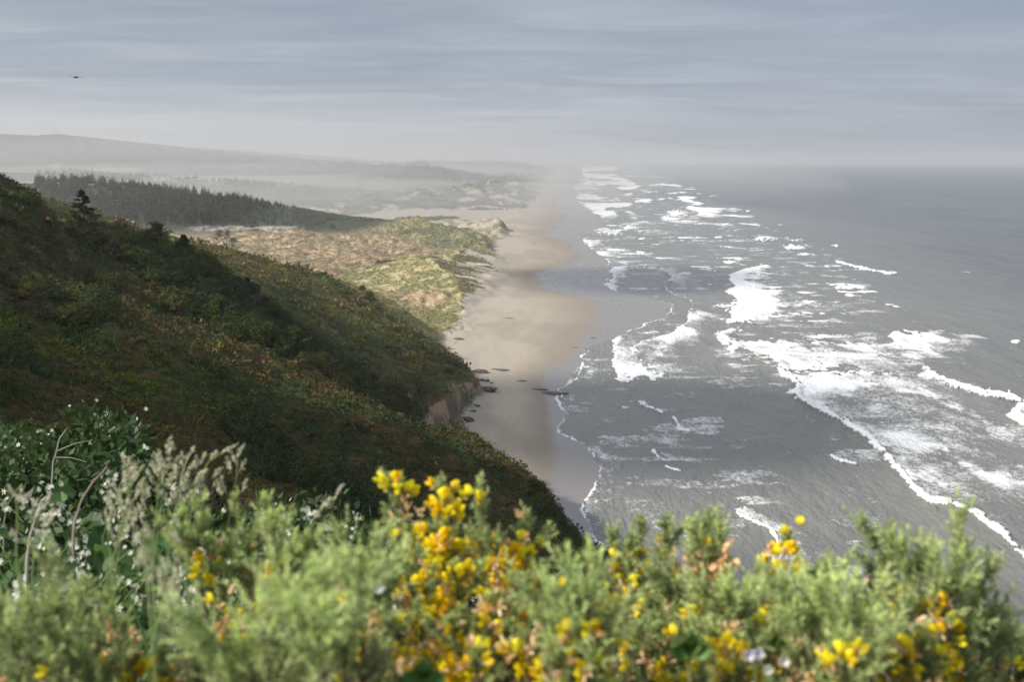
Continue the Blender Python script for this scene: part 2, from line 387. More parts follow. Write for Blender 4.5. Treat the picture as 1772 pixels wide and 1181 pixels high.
# the woods' floor
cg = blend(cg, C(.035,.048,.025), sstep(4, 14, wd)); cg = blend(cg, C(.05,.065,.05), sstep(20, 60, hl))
# sand sheets showing between the woods inland
for (x0, x1, y0, y1) in ((85,105,284,289),(148,245,291,298),(240,330,306,313),(330,400,314,321),(355,372,272,275),(420,470,340,344),(330,520,392,400)):
    mm = sstep(x0-12, x0+12, px)*sstep(x1+12, x1-12, px)*sstep(y0-1.5, y0+.5, py)*sstep(y1+1.5, y1-.5, py)*(GY > 900)*sstep(.35, .5, n2_)
    cg = blend(cg, C(.36,.335,.29), mm)
# the hillside
hb = sstep(0.3, 2.5, hz-3) * hillm
hn = fbm(GX/14, GY/14, 4, 140); hn2 = fbm(GX/4, GY/4, 4, 141)
hc = blend(np.broadcast_to(C(.062,.047,.024), cg.shape), C(.035,.050,.018), sstep(.42, .6, hn)); hc = blend(hc, C(.10,.07,.03), sstep(.58, .72, hn2)*.6)
spurm = sstep(365, 400, GY)
sc_ = blend(np.broadcast_to(C(.125,.11,.06), cg.shape), C(.085,.10,.035), sstep(.42, .58, hn)); sc_ = blend(sc_, C(.04,.055,.022), sstep(.52, .62, fbm(GX/20, GY/9, 4, 142)))
hc = blend(hc, sc_, spurm)
low_d = sstep(505, 545, GY+.25*(GX+60))*sstep(-190, -120, GX)
hc = blend(hc, blend(np.broadcast_to(C(.33,.295,.15), cg.shape), C(.19,.185,.085), sstep(.42, .6, hn2)), low_d)
cliff = sstep(.85, 1.5, slope)*sstep(338, 350, GY)*sstep(500, 450, GY)*sstep(34, 18, inl)*(gz < 24)
cc_ = blend(np.broadcast_to(C(.30,.215,.14), cg.shape), C(.13,.105,.08), sstep(.4, .62, fbm(GY/3, gz/5, 4, 150))); cc_ = blend(cc_, C(.09,.082,.075), sstep(9, 4, gz + 3*(n3_-.5)))
hc = blend(hc, cc_, np.clip(cliff*1.3, 0, 1))
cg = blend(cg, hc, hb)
isveg = np.clip(np.maximum(hb*(1-cliff), veg*(inl > 0)*0.7), 0, 1)

m_ground, t, b = mat('ground_cover_soil')
at = N(t, 'ShaderNodeAttribute', attribute_name='tint'); aw = N(t, 'ShaderNodeAttribute', attribute_name='wet'); av = N(t, 'ShaderNodeAttribute', attribute_name='veg')
geo = N(t, 'ShaderNodeNewGeometry')
f1 = NOISE(t, geo.outputs['Position'], 0.9, 6, 0.65); f2 = NOISE(t, geo.outputs['Position'], 0.12, 5, 0.6)
v1 = M(t, 'MULTIPLY_ADD', f1, 1.5, 0.25); v2 = M(t, 'MULTIPLY_ADD', f2, 0.8, 0.6)
vv = M(t, 'MULTIPLY', v1, v2)
amt = M(t, 'MULTIPLY_ADD', av.outputs['Fac'], 0.75, 0.12)
var = M(t, 'MULTIPLY_ADD', M(t, 'SUBTRACT', vv, 1.0), amt, 1.0)
sc3 = N(t, 'ShaderNodeVectorMath', operation='SCALE'); t.links.new(at.outputs['Color'], sc3.inputs[0]); t.links.new(var, sc3.inputs['Scale'])
t.links.new(sc3.outputs[0], b.inputs['Base Color'])
wn = M(t, 'MULTIPLY', aw.outputs['Fac'], M(t, 'MULTIPLY_ADD', f2, -0.5, 1.2), clamp=True)
t.links.new(M(t, 'MULTIPLY_ADD', wn, -0.75, 0.95), b.inputs['Roughness'])
t.links.new(M(t, 'MULTIPLY_ADD', wn, 0.75, 0.05), b.inputs['Specular IOR Level'])
bp = N(t, 'ShaderNodeBump'); bp.inputs['Distance'].default_value = 0.8
t.links.new(M(t, 'MULTIPLY_ADD', av.outputs['Fac'], 0.75, 0.0), bp.inputs['Strength']); t.links.new(f1, bp.inputs['Height']); t.links.new(bp.outputs[0], b.inputs['Normal'])
gme = mesh_from('ground', np.stack([GX, GY, gz], -1).reshape(-1, 3), grid_faces(*GX.shape), [m_ground],
                {'tint': cg.reshape(-1, 3), 'wet': (wet*(inl <= 0)).ravel(), 'veg': isveg.ravel()}, smooth=True)
ground = tag(link('ground', gme), 'land with the green hillside, dunes and sandy beach', 'ground', kind='structure')
HZ = (ug, vg, gz)
def hsample(x, y):               # height of the ground sheet as built
    x = np.asarray(x, float); y = np.asarray(y, float)
    u = x/(y+30); v = np.log(y+30)
    i = np.clip(np.searchsorted(ug, u)-1, 0, len(ug)-2); j = np.clip(np.searchsorted(vg, v)-1, 0, len(vg)-2)
    fu = np.clip((u-ug[i])/(ug[i+1]-ug[i]), 0, 1); fv = np.clip((v-vg[j])/(vg[j+1]-vg[j]), 0, 1)
    return (gz[j, i]*(1-fu)+gz[j, i+1]*fu)*(1-fv) + (gz[j+1, i]*(1-fu)+gz[j+1, i+1]*fu)*fv
# which ground vertices the camera can see (running horizon per column), used only to spend leaves where they count
ang = (gz-CAMH)/np.maximum(GY, 1); ang[GY < 2] = -9
vis = ang >= np.maximum.accumulate(ang, axis=0)-0.004
vis &= (px > -60) & (px < 1830) & (py > 200) & (py < 1200)

# ------------------------------------------------------------------ sea
us = np.concatenate([np.linspace(-0.1, 0.02, 20)[:-1], np.linspace(0.02, 0.64, 820), np.linspace(0.64, 3.0, 60)[1:]])
vs = np.concatenate([np.linspace(math.log(40), math.log(180), 30)[:-1], np.arange(math.log(180), math.log(1200), 0.0030), np.arange(math.log(1200), math.log(9000), 0.0085), np.linspace(math.log(9000), math.log(90000), 60)[1:]])
SU, SV = np.meshgrid(us, vs); SY = np.exp(SV)-20; SX = SU*(SY+20)
qx, qy = proj(SX, SY, 0*SX)
foam = np.zeros_like(SX); lift = np.zeros_like(SX)
wob = (fbm(SX/3.0, SY/6.0, 3, 201)-.5); wob2 = (fbm(SX/14., SY/25., 3, 202)-.5); wobh = fbm(SX/1.1, SY/1.8, 3, 207)-.5; wob3 = fbm(SX/30, SY/14, 4, 203)
sc_px = np.clip((qy-270)/300, 0.02, 2)       # nearer foam features are larger
def front(pts, trail, s, core=10, cs=1.0, gap=0.0, hgt=0.8, fade=6):
    """a line of surf: its leading edge (photo pixels, laid on the water plane) with foam trailing seaward"""
    global foam, lift
    a = np.array(pts, float); ys = a[:, 1]; xs = a[:, 0]
    tr = np.interp(qy, ys, trail if hasattr(trail, '__len__') else np.full(len(ys), trail))
    fx = np.interp(qy, ys, xs) + sc_px*(11*wob+13*wob2)
    d = qx-fx
    inn = sstep(ys[0]-fade*.3, ys[0]+fade*.7, qy+sc_px*20*wob)*sstep(ys[-1]+fade*.3, ys[-1]-fade*.7, qy+sc_px*20*wob)
    tt = d/np.maximum(tr*(1+1.2*wob2), 4)
    f = s*np.clip(1-tt, 0, 1)**0.4*(1-gap*sstep(.42, .6, wob3))
    f = np.maximum(f, cs*sstep(1.0, .45, d/(core*.8*(1+1.2*wob))))
    f = f*inn*sstep(-1.2, 1.2, d)
    foam = np.maximum(foam, f)
    lift = np.maximum(lift, hgt*inn*sstep(-core*.4, core*.25, d)*sstep(core*2.2, core*.5, d))
def blob(cx, cy, rx, ry, s, skew=0.0, hgt=0.0):
    global foam, lift
    dx_ = qx-cx+rx*.35-skew*(qy-cy); rr_ = np.where(dx_ > 0, rx*1.45, rx*.55)
    d = np.hypot(dx_/rr_, (qy-cy)/ry) + 1.5*wob + .9*wob2
    foam = np.maximum(foam, s*sstep(1.05, .35, d)*(1-.35*np.clip(dx_/rr_, 0, 1))); 
    if hgt: lift = np.maximum(lift, hgt*sstep(1.0, .2, d))
def crest(pts, w, s, hgt=1.0):
    global foam, lift
    a = np.array(pts, float); d = np.full_like(qx, 1e6)
    for (x0, y0), (x1, y1) in zip(a[:-1], a[1:]):
        L2 = (x1-x0)**2+(y1-y0)**2; t_ = np.clip(((qx-x0)*(x1-x0)+(qy-y0)*(y1-y0))/L2, 0, 1); d = np.minimum(d, np.hypot(qx-x0-t_*(x1-x0), (qy-y0-t_*(y1-y0))*1.2))
    d = d/w*(1+.5*wob2) + 2.0*wob + 1.5*wobh; foam = np.maximum(foam, s*sstep(1.15, .3, d)); lift = np.maximum(lift, hgt*sstep(1.2, .2, d))
# swash along the beach
front([(1005,632),(1000,650),(968,672),(975,690)], [70,70,60,60], .62, 6, .85)
front([(966,690),(972,715),(962,742)], 10, .5, 3, .6)
front([(985,760),(1015,775),(1030,795),(1040,825),(1015,850),(1003,880),(1018,915),(1038,940),(1045,950)], [40,60,100,110,120,100,60,40,20], .66, 9, .9, hgt=.3)
front([(1015,602),(1005,632)], 18, .35, 4, .8)
front([(1066,578),(1063,600),(1064,640),(1068,655),(1075,661)], [180,160,150,130,60], .66, 8, 1.0, hgt=.5)
front([(1163,527),(1155,539),(1142,551),(1108,564),(1075,578)], [60,60,60,100,120], .50, 5, .9, hgt=.2)
front([(1195,532),(1192,552),(1165,575),(1110,592),(1094,604),(1097,614)], [60,60,100,90,70,50], .74, 6, .95, hgt=.3)
blob(1110,645,60,20,.85); blob(1150,612,25,7,.6); blob(1260,640,120,12,.40)
front([(1056,460),(1060,480),(1047,491),(1058,505)], [45,40,30,20], .80, 5, .95)
front([(1058,504),(1105,513),(1163,526)], 4, .5, 3, .9, fade=2)
front([(1005,412),(1020,430),(1045,446),(1056,462)], [75,95,110,60], .66, 5, .95)
front([(1140,462),(1165,480),(1146,492),(1150,503),(1170,512),(1195,520),(1200,530)], [130,120,120,100,80,70,60], .58, 5, .8)
front([(1150,505),(1200,522)], [110,60], .6, 4, .5)
# inner bar
front([(1300,463),(1262,478),(1262,490),(1275,498),(1256,507),(1275,520),(1262,545),(1263,562)], [40,60,60,90,120,100,90,50], 1.0, 30, 1.0, hgt=1.4)
front([(1275,495),(1258,507),(1275,520),(1262,545),(1266,556)], [180,260,380,240,150], .56, 20, 1.0, gap=.4)
blob(1330,528,110,10,.8); blob(1400,530,200,12,.55); blob(1340,556,90,6,.55); blob(1300,543,50,14,1.0)
front([(1262,571),(1242,580),(1242,587),(1258,596)], [40,30,28,20], 1.0, 18, 1.0, hgt=1.3)
blob(1272,605,16,6,1.0, hgt=.8)
front([(1262,589),(1268,600),(1330,618),(1360,640)], [420,540,480,440], .80, 10, .7, gap=.25)
blob(1450,620,180,20,.64); blob(1560,630,160,24,.58); blob(1650,600,160,18,.40)
# the long outer line and the field of foam behind it
front([(1352,644),(1383,665),(1380,690),(1400,700),(1440,720),(1500,755),(1538,795),(1572,835),(1592,862),(1612,874),(1642,877)],
      [440,430,430,420,400,380,350,320,280,200,60], .82, 15, 0, gap=.16, hgt=0); crest([(1353,645),(1368,655),(1383,668),(1380,688),(1402,700),(1440,720),(1500,755),(1538,795),(1572,835),(1592,860),(1612,873),(1642,876)], 7, 1.0, 1.2)
blob(1440,690,80,20,.78); blob(1600,700,170,40,.72); blob(1700,770,120,60,.70); blob(1690,835,110,30,.74); blob(1560,740,90,22,.66)
front([(1650,876),(1690,898),(1730,930),(1762,960),(1790,990)], [190,160,140,120,100], .66, 14, 0, gap=.2, hgt=0); crest([(1652,877),(1690,897),(1730,929),(1762,959),(1790,989)], 6, 1.0)
front([(1596,640),(1620,655),(1650,668),(1700,682),(1765,693)], [130,140,130,110,60], .62, 15, 0, hgt=0); crest([(1598,641),(1620,653),(1650,666),(1700,681),(1765,692)], 6.5, 1.0, 1.2)
front([(1542,574),(1540,585),(1546,598),(1560,607)], [170,185,180,150], .90, 18, 1.0, hgt=1.3, fade=4)
front([(1775,685),(1768,700),(1740,718),(1745,730),(1770,745),(1800,760)], 120, .85, 30, 1.0, hgt=1.4)
blob(1620,596,90,9,.85, .8)
# small breakers
for c in ((1140,706,30,5,.55,1.6),(1230,742,45,4,.6,1.5),(1160,786,26,5,.6,1.2),(1170,790,30,7,.55,1.5),(1490,800,36,4,.6,2.0),
          (1448,425,10,2.5,1,0),(1536,474,12,3.5,1,.8),(1480,497,50,5,.9,.3),(1450,493,30,3,.9,1),(1475,511,14,3,1,.3),(1555,531,16,3,1,1.2),(1540,528,10,2.5,1,1),(1760,592,12,3,1,.5),
          (1110,437,12,2.5,1,.5),(1160,437,30,2,.6,0),(1325,462,12,3,1,.6),(1320,458,6,2,.9,.5),(1112,413,8,2,1,0),(1245,411,10,2,1,0),(1340,413,60,4,.75,1.0),(1385,428,35,5,.9,.8),
          (1370,414,22,2,1,2),(1400,441,28,3,.9,.5),(1300,418,50,4,.6,0),(1270,404,30,1.5,.5,0),(1175,370,26,8,1,.3),(1160,378,20,6,1,0),(1200,374,30,5,.6,0),(1230,372,12,3.5,1,.8),(1295,365,6,2,1,0),
          (1300,388,25,2.5,.9,1),(1250,388,60,1.3,.9,0),(1310,380,40,3,.5,0),(1240,362,30,2,.6,0),(1265,454,22,4,.9,1.2),(1290,450,30,3,.6,0),(1330,443,60,2,.6,0),(1130,400,60,5,.6,0),(1100,392,30,7,.8,0),
          (1070,400,45,8,.75,0),(1210,500,30,4,.7,0),(1330,493,70,4,.45,0),(1440,515,90,3,.5,0),(1400,475,90,3,.4,0),(1700,470,50,1.5,.5,0),(1570,403,20,1.2,.45,0),(1440,582,80,5,.72,.6),(1520,590,60,6,.5,.6),
          (1600,560,160,8,.42,.5),(1700,620,100,10,.42,1),(1500,545,150,6,.40,.3),(1380,715,60,6,.32,0),(1320,660,60,5,.38,0),(1250,690,80,6,.28,0),(1230,720,60,4,.25,0),(1420,770,60,8,.30,0),(1360,800,110,7,.30,0),
          (1480,840,80,10,.28,0),(1105,760,50,14,.38,0),(1085,800,40,14,.42,0),(1020,660,60,9,.5,0),(1050,668,80,6,.35,0),(1530,870,120,8,.26,0),(1085,705,10,2,.8,1),(1095,695,8,1.5,.7,0)):
    blob(*c[:5], c[5], .5 if c[4] > .85 and c[1] > 400 else 0)
crest([(1449,454),(1470,461),(1500,467),(1530,472),(1550,475)], 3.2, 1.0, .9)
front([(1265,884),(1285,895),(1315,910),(1335,918),(1345,940),(1342,965),(1350,985)], [90,110,110,100,160,180,120], .62, 8, 0, hgt=0); crest([(1266,884),(1285,894),(1315,909),(1335,918),(1345,938),(1342,962)], 4, .95, .6)
blob(1282,882,6,3,1,1); blob(1390,950,80,22,.42); blob(1450,985,110,30,.38); blob(1550,1000,160,40,.30); blob(1700,1050,120,40,.28)
for k in range(260):
    cy_ = 290+ (rng.random()**1.5)*290; o_ = np.interp(cy_, [285, 300, 330, 380, 440, 520, 600], [1110, 1140, 1230, 1340, 1450, 1500, 1500]); i_ = np.interp(cy_, [285, 330, 400, 500, 600], [1010, 1000, 1030, 1100, 1120])
    cx_ = i_+(o_-i_)*rng.random()**1.2; w_ = rng.uniform(10, 55)*(.5+.5*(cy_-280)/150); blob(cx_, cy_, w_, rng.uniform(.7, 1.5)*(.7+(cy_-285)/160), rng.uniform(.3, .85), rng.uniform(0, 6))
for pl_, w_ in (([(1107,697),(1122,704),(1145,714)],3.6), ([(1166,724),(1172,733),(1176,743),(1192,746)],3.8), ([(1131,781),(1138,790),(1152,798)],3.2), ([(1152,808),(1166,812),(1180,817)],2.6), ([(1435,790),(1452,798),(1482,805)],3.2), ([(1068,640),(1074,655),(1086,660)],4), ([(1243,580),(1246,588),(1260,596)],6)): crest(pl_, w_, 1.0, .7)
# distant lines of surf along the beach
yy = sstep(460, 330, qy)
outer = np.interp(qy, [285, 300, 330, 380, 440, 520], [1110, 1140, 1230, 1340, 1480, 1560])
inner = xwat(SY); innerpx, _ = proj(inner, SY, 0*SY)
band = sstep(0, 6, qx-innerpx)*sstep(outer+30, outer-50, qx)
dist_n = fbm(SX/(20+SY*.018), SY/(14+SY*.016), 4, 211)
foam = np.maximum(foam, band*yy*sstep(.52, .66, dist_n + .10*sstep(outer, innerpx, qx)-.01)*.95)
dist_m = fbm(SX/20, SY/9, 4, 213)
foam = np.maximum(foam, band*sstep(.36, .66, dist_m)*.52)
foam = np.maximum(foam, sstep(4, 0, SX-inner)*sstep(-3, 0, SX-inner)*.75*sstep(.3, .5, fbm(SY/20, SY*0, 3, 214)))   # the thin edge of the swash
foam = np.clip(foam, 0, 1)*sstep(-3, 1, SX-inner)
foam *= (1-.25*(foam < .8)*sstep(.45, .6, fbm(SX/25, SY/60, 3, 216)))
dsh = np.clip((SX-inner)/60, 0, 1)
swell = 1.1*np.clip(fbm(SX/120, SY/200, 3, 231)*2.6-.8, 0, 1.2)*np.sin((SX*0.985 + SY*0.10 + 14*fbm(SX/90, SY/160, 3, 221))/8.5)*np.clip((SX-inner)/250, 0, 1)
chop = 0.7*(fbm(SX/7, SY/16, 4, 222)-.5)
sz = (swell*1.25+chop)*dsh*np.clip(1-(SY-3000)/6000, 0, 1) + lift*1.1*dsh + 0.25*foam*dsh
m_sea, t, b = mat('sea_water')
af = N(t, 'ShaderNodeAttribute', attribute_name='foam'); ash = N(t, 'ShaderNodeAttribute', attribute_name='shoal')
geo = N(t, 'ShaderNodeNewGeometry')
mp = N(t, 'ShaderNodeMapping'); mp.inputs['Scale'].default_value = (1.0, 0.55, 1.0); t.links.new(geo.outputs['Position'], mp.inputs['Vector'])
fa = NOISE(t, mp.outputs[0], 0.62, 7, 0.74, 1.0); fb = NOISE(t, mp.outputs[0], 0.10, 4, 0.6, 0.5)
fn = M(t, 'ADD', M(t, 'MULTIPLY', fa, 0.65), M(t, 'MULTIPLY', fb, 0.35))
# foam lace: dense where the attribute is high, threads where low
th = M(t, 'MULTIPLY_ADD', af.outputs['Fac'], -0.74, 0.835)
lace = M(t, 'MULTIPLY', M(t, 'SUBTRACT', fn, th), 8.0, clamp=True)
lace = M(t, 'MULTIPLY', lace, M(t, 'MULTIPLY_ADD', af.outputs['Fac'], .65, .45, clamp=True))
lace = M(t, 'MULTIPLY', lace, M(t, 'MULTIPLY', af.outputs['Fac'], 6.0, clamp=True))
wc = MIX(t, ash.outputs['Fac'], (.058, .070, .084), (.195, .197, .182))
wc = MIX(t, M(t, 'MULTIPLY', M(t, 'MULTIPLY_ADD', fb, 2.0, -0.5, clamp=True), 0.35), wc, (.15, .15, .135))
cfin = MIX(t, lace, wc, (.86, .88, .90))
t.links.new(cfin, b.inputs['Base Color'])
t.links.new(M(t, 'MULTIPLY_ADD', lace, 0.55, 0.22), b.inputs['Roughness']); b.inputs['IOR'].default_value = 1.33
wv = N(t, 'ShaderNodeMapping'); wv.inputs['Scale'].default_value = (1.0, 0.35, 1.0); wv.inputs['Rotation'].default_value = (0, 0, 0.12); t.links.new(geo.outputs['Position'], wv.inputs['Vector'])
w1 = NOISE(t, wv.outputs[0], 0.5, 6, 0.6, 0.3); w2 = NOISE(t, wv.outputs[0], 0.06, 3, 0.5)
bp = N(t, 'ShaderNodeBump'); bp.inputs['Distance'].default_value = 1.6; bp.inputs['Strength'].default_value = 0.75
t.links.new(M(t, 'ADD', M(t, 'ADD', w1, M(t, 'MULTIPLY', w2, 3.0)), M(t, 'MULTIPLY', lace, 0.25)), bp.inputs['Height']); t.links.new(bp.outputs[0], b.inputs['Normal'])
shoal = sstep(500, 60, SX-inner)*sstep(4000, 500, SY)*.8 + .2*sstep(1500, 300, SX-inner)
sme = mesh_from('sea', np.stack([SX, SY, sz], -1).reshape(-1, 3), grid_faces(*SX.shape), [m_sea], {'foam': foam.ravel(), 'shoal': np.clip(shoal, 0, 1).ravel()}, smooth=True)
sea = tag(link('sea', sme), 'grey sea with lines of white surf', 'sea', kind='structure')
# ------------------------------------------------------------------ where a photo pixel meets the built ground
_tt = np.exp(np.linspace(math.log(3), math.log(9000), 900))
def hit(px_, py_):
    px_ = np.atleast_1d(np.asarray(px_, float)); py_ = np.atleast_1d(np.asarray(py_, float))
    a, dy, dz = ray(px_, py_); out = np.full((len(px_), 3), np.nan)
    for s in range(0, len(px_), 500):
        A_, D_, Z_ = a[s:s+500, None]*_tt, dy[s:s+500, None]*_tt, CAMH + dz[s:s+500, None]*_tt
        below = Z_ < hsample(A_, D_)
        k = np.argmax(below, 1); ok = below.any(1); r = np.arange(len(k))
        p = np.stack([A_[r, k], D_[r, k], Z_[r, k]], 1); p[~ok] = np.nan; out[s:s+500] = p
    return out
def visible(x, y, z, tol=1.2, n=44):
    q = (np.linspace(0.04, 0.985, n)**1.3)[None]; out = np.ones(len(x), bool)
    for s in range(0, len(x), 20000):
        X_, Y_, Z_ = x[s:s+20000, None]*q, y[s:s+20000, None]*q, CAMH+(z[s:s+20000, None]-CAMH)*q
        out[s:s+20000] = (hsample(X_, Y_) < Z_+tol*q).all(1)
    return out
def tris_from(base, d, w, L, W):
    """pointed leaves: base points, direction, width vector, length, width"""
    L = np.asarray(L).reshape(-1, 1); W = np.asarray(W).reshape(-1, 1)
    v = np.stack([base - w*W*.5, base + w*W*.5, base + d*L], 1)
    return v.reshape(-1, 3), np.arange(len(base)*3).reshape(-1, 3)
def quads_from(c, d, w, L, W):
    L = np.asarray(L).reshape(-1, 1); W = np.asarray(W).reshape(-1, 1)
    v = np.stack([c - d*L*.5, c + w*W*.5 - d*L*.08, c + d*L*.5, c - w*W*.5 - d*L*.08], 1)
    return v.reshape(-1, 3), np.arange(len(c)*4).reshape(-1, 4)
def unit(v): return v/np.maximum(np.linalg.norm(v, axis=-1, keepdims=True), 1e-9)
def rdir(n, r=rng): return unit(r.normal(size=(n, 3)))
def perp(d, r=rng):
    return unit(np.cross(d, rdir(len(d), r)))
class Soup:
    def __init__(s): s.v = []; s.t = []; s.q = []; s.c = []; s.n = 0
    def add(s, v, f, c):
        c = np.asarray(c, float)
        if c.ndim == 1: c = np.broadcast_to(c, (len(v), 3))
        elif len(c) != len(v): c = np.repeat(c, len(v)//len(c), 0)
        s.v.append(v); s.c.append(c); (s.t if f.shape[1] == 3 else s.q).append(f+s.n); s.n += len(v)
    def mesh(s, name, m, smooth=False):
        fs = []
        if s.t: fs.append(np.concatenate(s.t))
        if s.q: fs.append(np.concatenate(s.q))
        return mesh_from(name, np.concatenate(s.v), fs, [m], {'tint': np.concatenate(s.c)}, smooth)
def tube(pts, rad, seg=6):
    pts = np.asarray(pts, float); n = len(pts); rad = np.broadcast_to(rad, (n,))
    tg = unit(np.gradient(pts, axis=0)); ref = np.array([.31, .77, .56]); u = unit(np.cross(tg, ref)); w = np.cross(tg, u)
    th = np.linspace(0, 2*math.pi, seg, endpoint=False)
    v = pts[:, None] + rad[:, None, None]*(np.cos(th)[None, :, None]*u[:, None] + np.sin(th)[None, :, None]*w[:, None])
    f = []
    for i in range(n-1):
        for j in range(seg):
            k = (j+1) % seg; f.append((i*seg+j, i*seg+k, (i+1)*seg+k, (i+1)*seg+j))
    return v.reshape(-1, 3), np.array(f)
def leafmat(name, trans=0.25, rough=0.6, spec=0.25, vary=0.5, scale=3.0):
    m, t, b = mat(name)
    at = N(t, 'ShaderNodeAttribute', attribute_name='tint'); geo = N(t, 'ShaderNodeNewGeometry')
    f = NOISE(t, geo.outputs['Position'], scale, 3, .6)
    s = N(t, 'ShaderNodeVectorMath', operation='SCALE'); t.links.new(at.outputs['Color'], s.inputs[0]); t.links.new(M(t, 'MULTIPLY_ADD', f, vary*2, 1-vary), s.inputs['Scale'])
    t.links.new(s.outputs[0], b.inputs['Base Color']); b.inputs['Roughness'].default_value = rough; b.inputs['Specular IOR Level'].default_value = spec
    if trans:
        tr = N(t, 'ShaderNodeBsdfTranslucent'); t.links.new(s.outputs[0], tr.inputs[0]); mx = N(t, 'ShaderNodeMixShader'); mx.inputs[0].default_value = trans
        t.links.new(b.outputs[0], mx.inputs[1]); t.links.new(tr.outputs[0], mx.inputs[2]); t.links.new(mx.outputs[0], t.nodes['Material Output'].inputs[0])
    return m
m_scrub = leafmat('scrub_leaves', .2, .7, .15, .55, .35)
m_needle = leafmat('needle_foliage', .12, .7, .12, .5, .5)
t = m_needle.node_tree; sc_n = [n_ for n_ in t.nodes if n_.type == 'VECT_MATH'][0]; oi = N(t, 'ShaderNodeObjectInfo')
hv = MIX(t, oi.outputs['Random'], (.62, .78, .75), (1.5, 1.25, .85)); mu = N(t, 'ShaderNodeVectorMath', operation='MULTIPLY')
t.links.new(sc_n.outputs[0], mu.inputs[0]); t.links.new(hv, mu.inputs[1])
for l_ in list(t.links):
    if l_.from_node == sc_n and l_.to_node != mu: to_ = l_.to_socket; t.links.remove(l_); t.links.new(mu.outputs[0], to_)
m_bark = leafmat('bark', 0, .85, .1, .4, 2.0)
m_dry = leafmat('dry_grass', .25, .7, .15, .4, .3)

# ------------------------------------------------------------------ low scrub covering the hillside
ok = (px > -80) & (px < 1850) & (py < 1230) & (hb > .6) & (GY > 7) & (cliff < .4) & (low_d < .5)
jj, ii = np.nonzero(ok)
area = np.abs(dX*dY)[jj, ii]; D2 = GX[jj, ii]**2+GY[jj, ii]**2+(gz[jj, ii]-CAMH)**2
wgt = area/D2; wgt = np.minimum(wgt, np.quantile(wgt, .98)); wgt /= wgt.sum()
sel = rng.choice(len(jj), 120000, p=wgt); k_ = (jj[sel], ii[sel]); sel = sel[visible(GX[k_], GY[k_], gz[k_])][:42000]
NC = len(sel)
cx = GX[jj, ii][sel]; cy = GY[jj, ii][sel]; cz = gz[jj, ii][sel]
D = np.sqrt(D2[sel]); r = np.clip(.0040*D, .10, 1.7)*rng.uniform(.6, 1.4, NC)*np.where(rng.uniform(0, 1, NC) < .10, 2.1, 1)
cx = cx + rng.normal(size=NC)*r*.7; cy = cy + rng.normal(size=NC)*r*.9; cz = hsample(cx, cy)
ca = fbm(cx/16, cy/16, 4, 301); cb = fbm(cx/5, cy/5, 3, 302); cr = rng.uniform(0, 1, NC)
base = np.where((ca < .46)[:, None], C(.100,.080,.034), C(.064,.082,.022))
base = np.where(((cb > .53) & (cr < .8))[:, None], C(.040,.062,.018), base)
base = np.where(((cb < .44) & (cr < .7))[:, None], C(.100,.075,.042), base)
pat = fbm(cx/24+9, cy/24, 3, 303); base = np.where(((pat > .60) & (cr < .75))[:, None], C(.135,.125,.030), base)
pat2 = fbm(cx/12+3, cy/30+7, 3, 304); base = np.where(((pat2 > .66) & (cr < .7))[:, None], C(.085,.125,.042), base)
pat3 = fbm(cx/20+31, cy/20, 3, 305); base = np.where(((pat3 > .62) & (cr < .7))[:, None], C(.120,.092,.034), base)
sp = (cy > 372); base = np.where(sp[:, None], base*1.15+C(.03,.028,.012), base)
lf = (np.abs(cx+75) < 30) & (np.abs(cy-150) < 26); base = np.where((lf & (cr < .55))[:, None], C(.12,.15,.02), base)
base = base*rng.uniform(.72, 1.3, NC)[:, None]
K_ = 24
off = rdir(NC*K_).reshape(NC, K_, 3); off[..., 2] = np.abs(off[..., 2])*.75
rad = rng.uniform(.35, 1, (NC, K_, 1))**.5
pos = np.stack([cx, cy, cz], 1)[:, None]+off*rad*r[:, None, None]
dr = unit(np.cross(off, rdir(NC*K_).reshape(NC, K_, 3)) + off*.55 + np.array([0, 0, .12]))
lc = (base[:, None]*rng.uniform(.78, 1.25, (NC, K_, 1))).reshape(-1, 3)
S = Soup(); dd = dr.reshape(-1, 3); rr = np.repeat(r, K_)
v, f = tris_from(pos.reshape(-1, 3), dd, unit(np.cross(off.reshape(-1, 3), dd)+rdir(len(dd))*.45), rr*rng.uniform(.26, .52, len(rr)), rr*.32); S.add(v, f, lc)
tag(link('scrub', S.mesh('scrub', m_scrub)), 'low brown and green coastal scrub covering the steep hillside', 'scrub', kind='stuff')

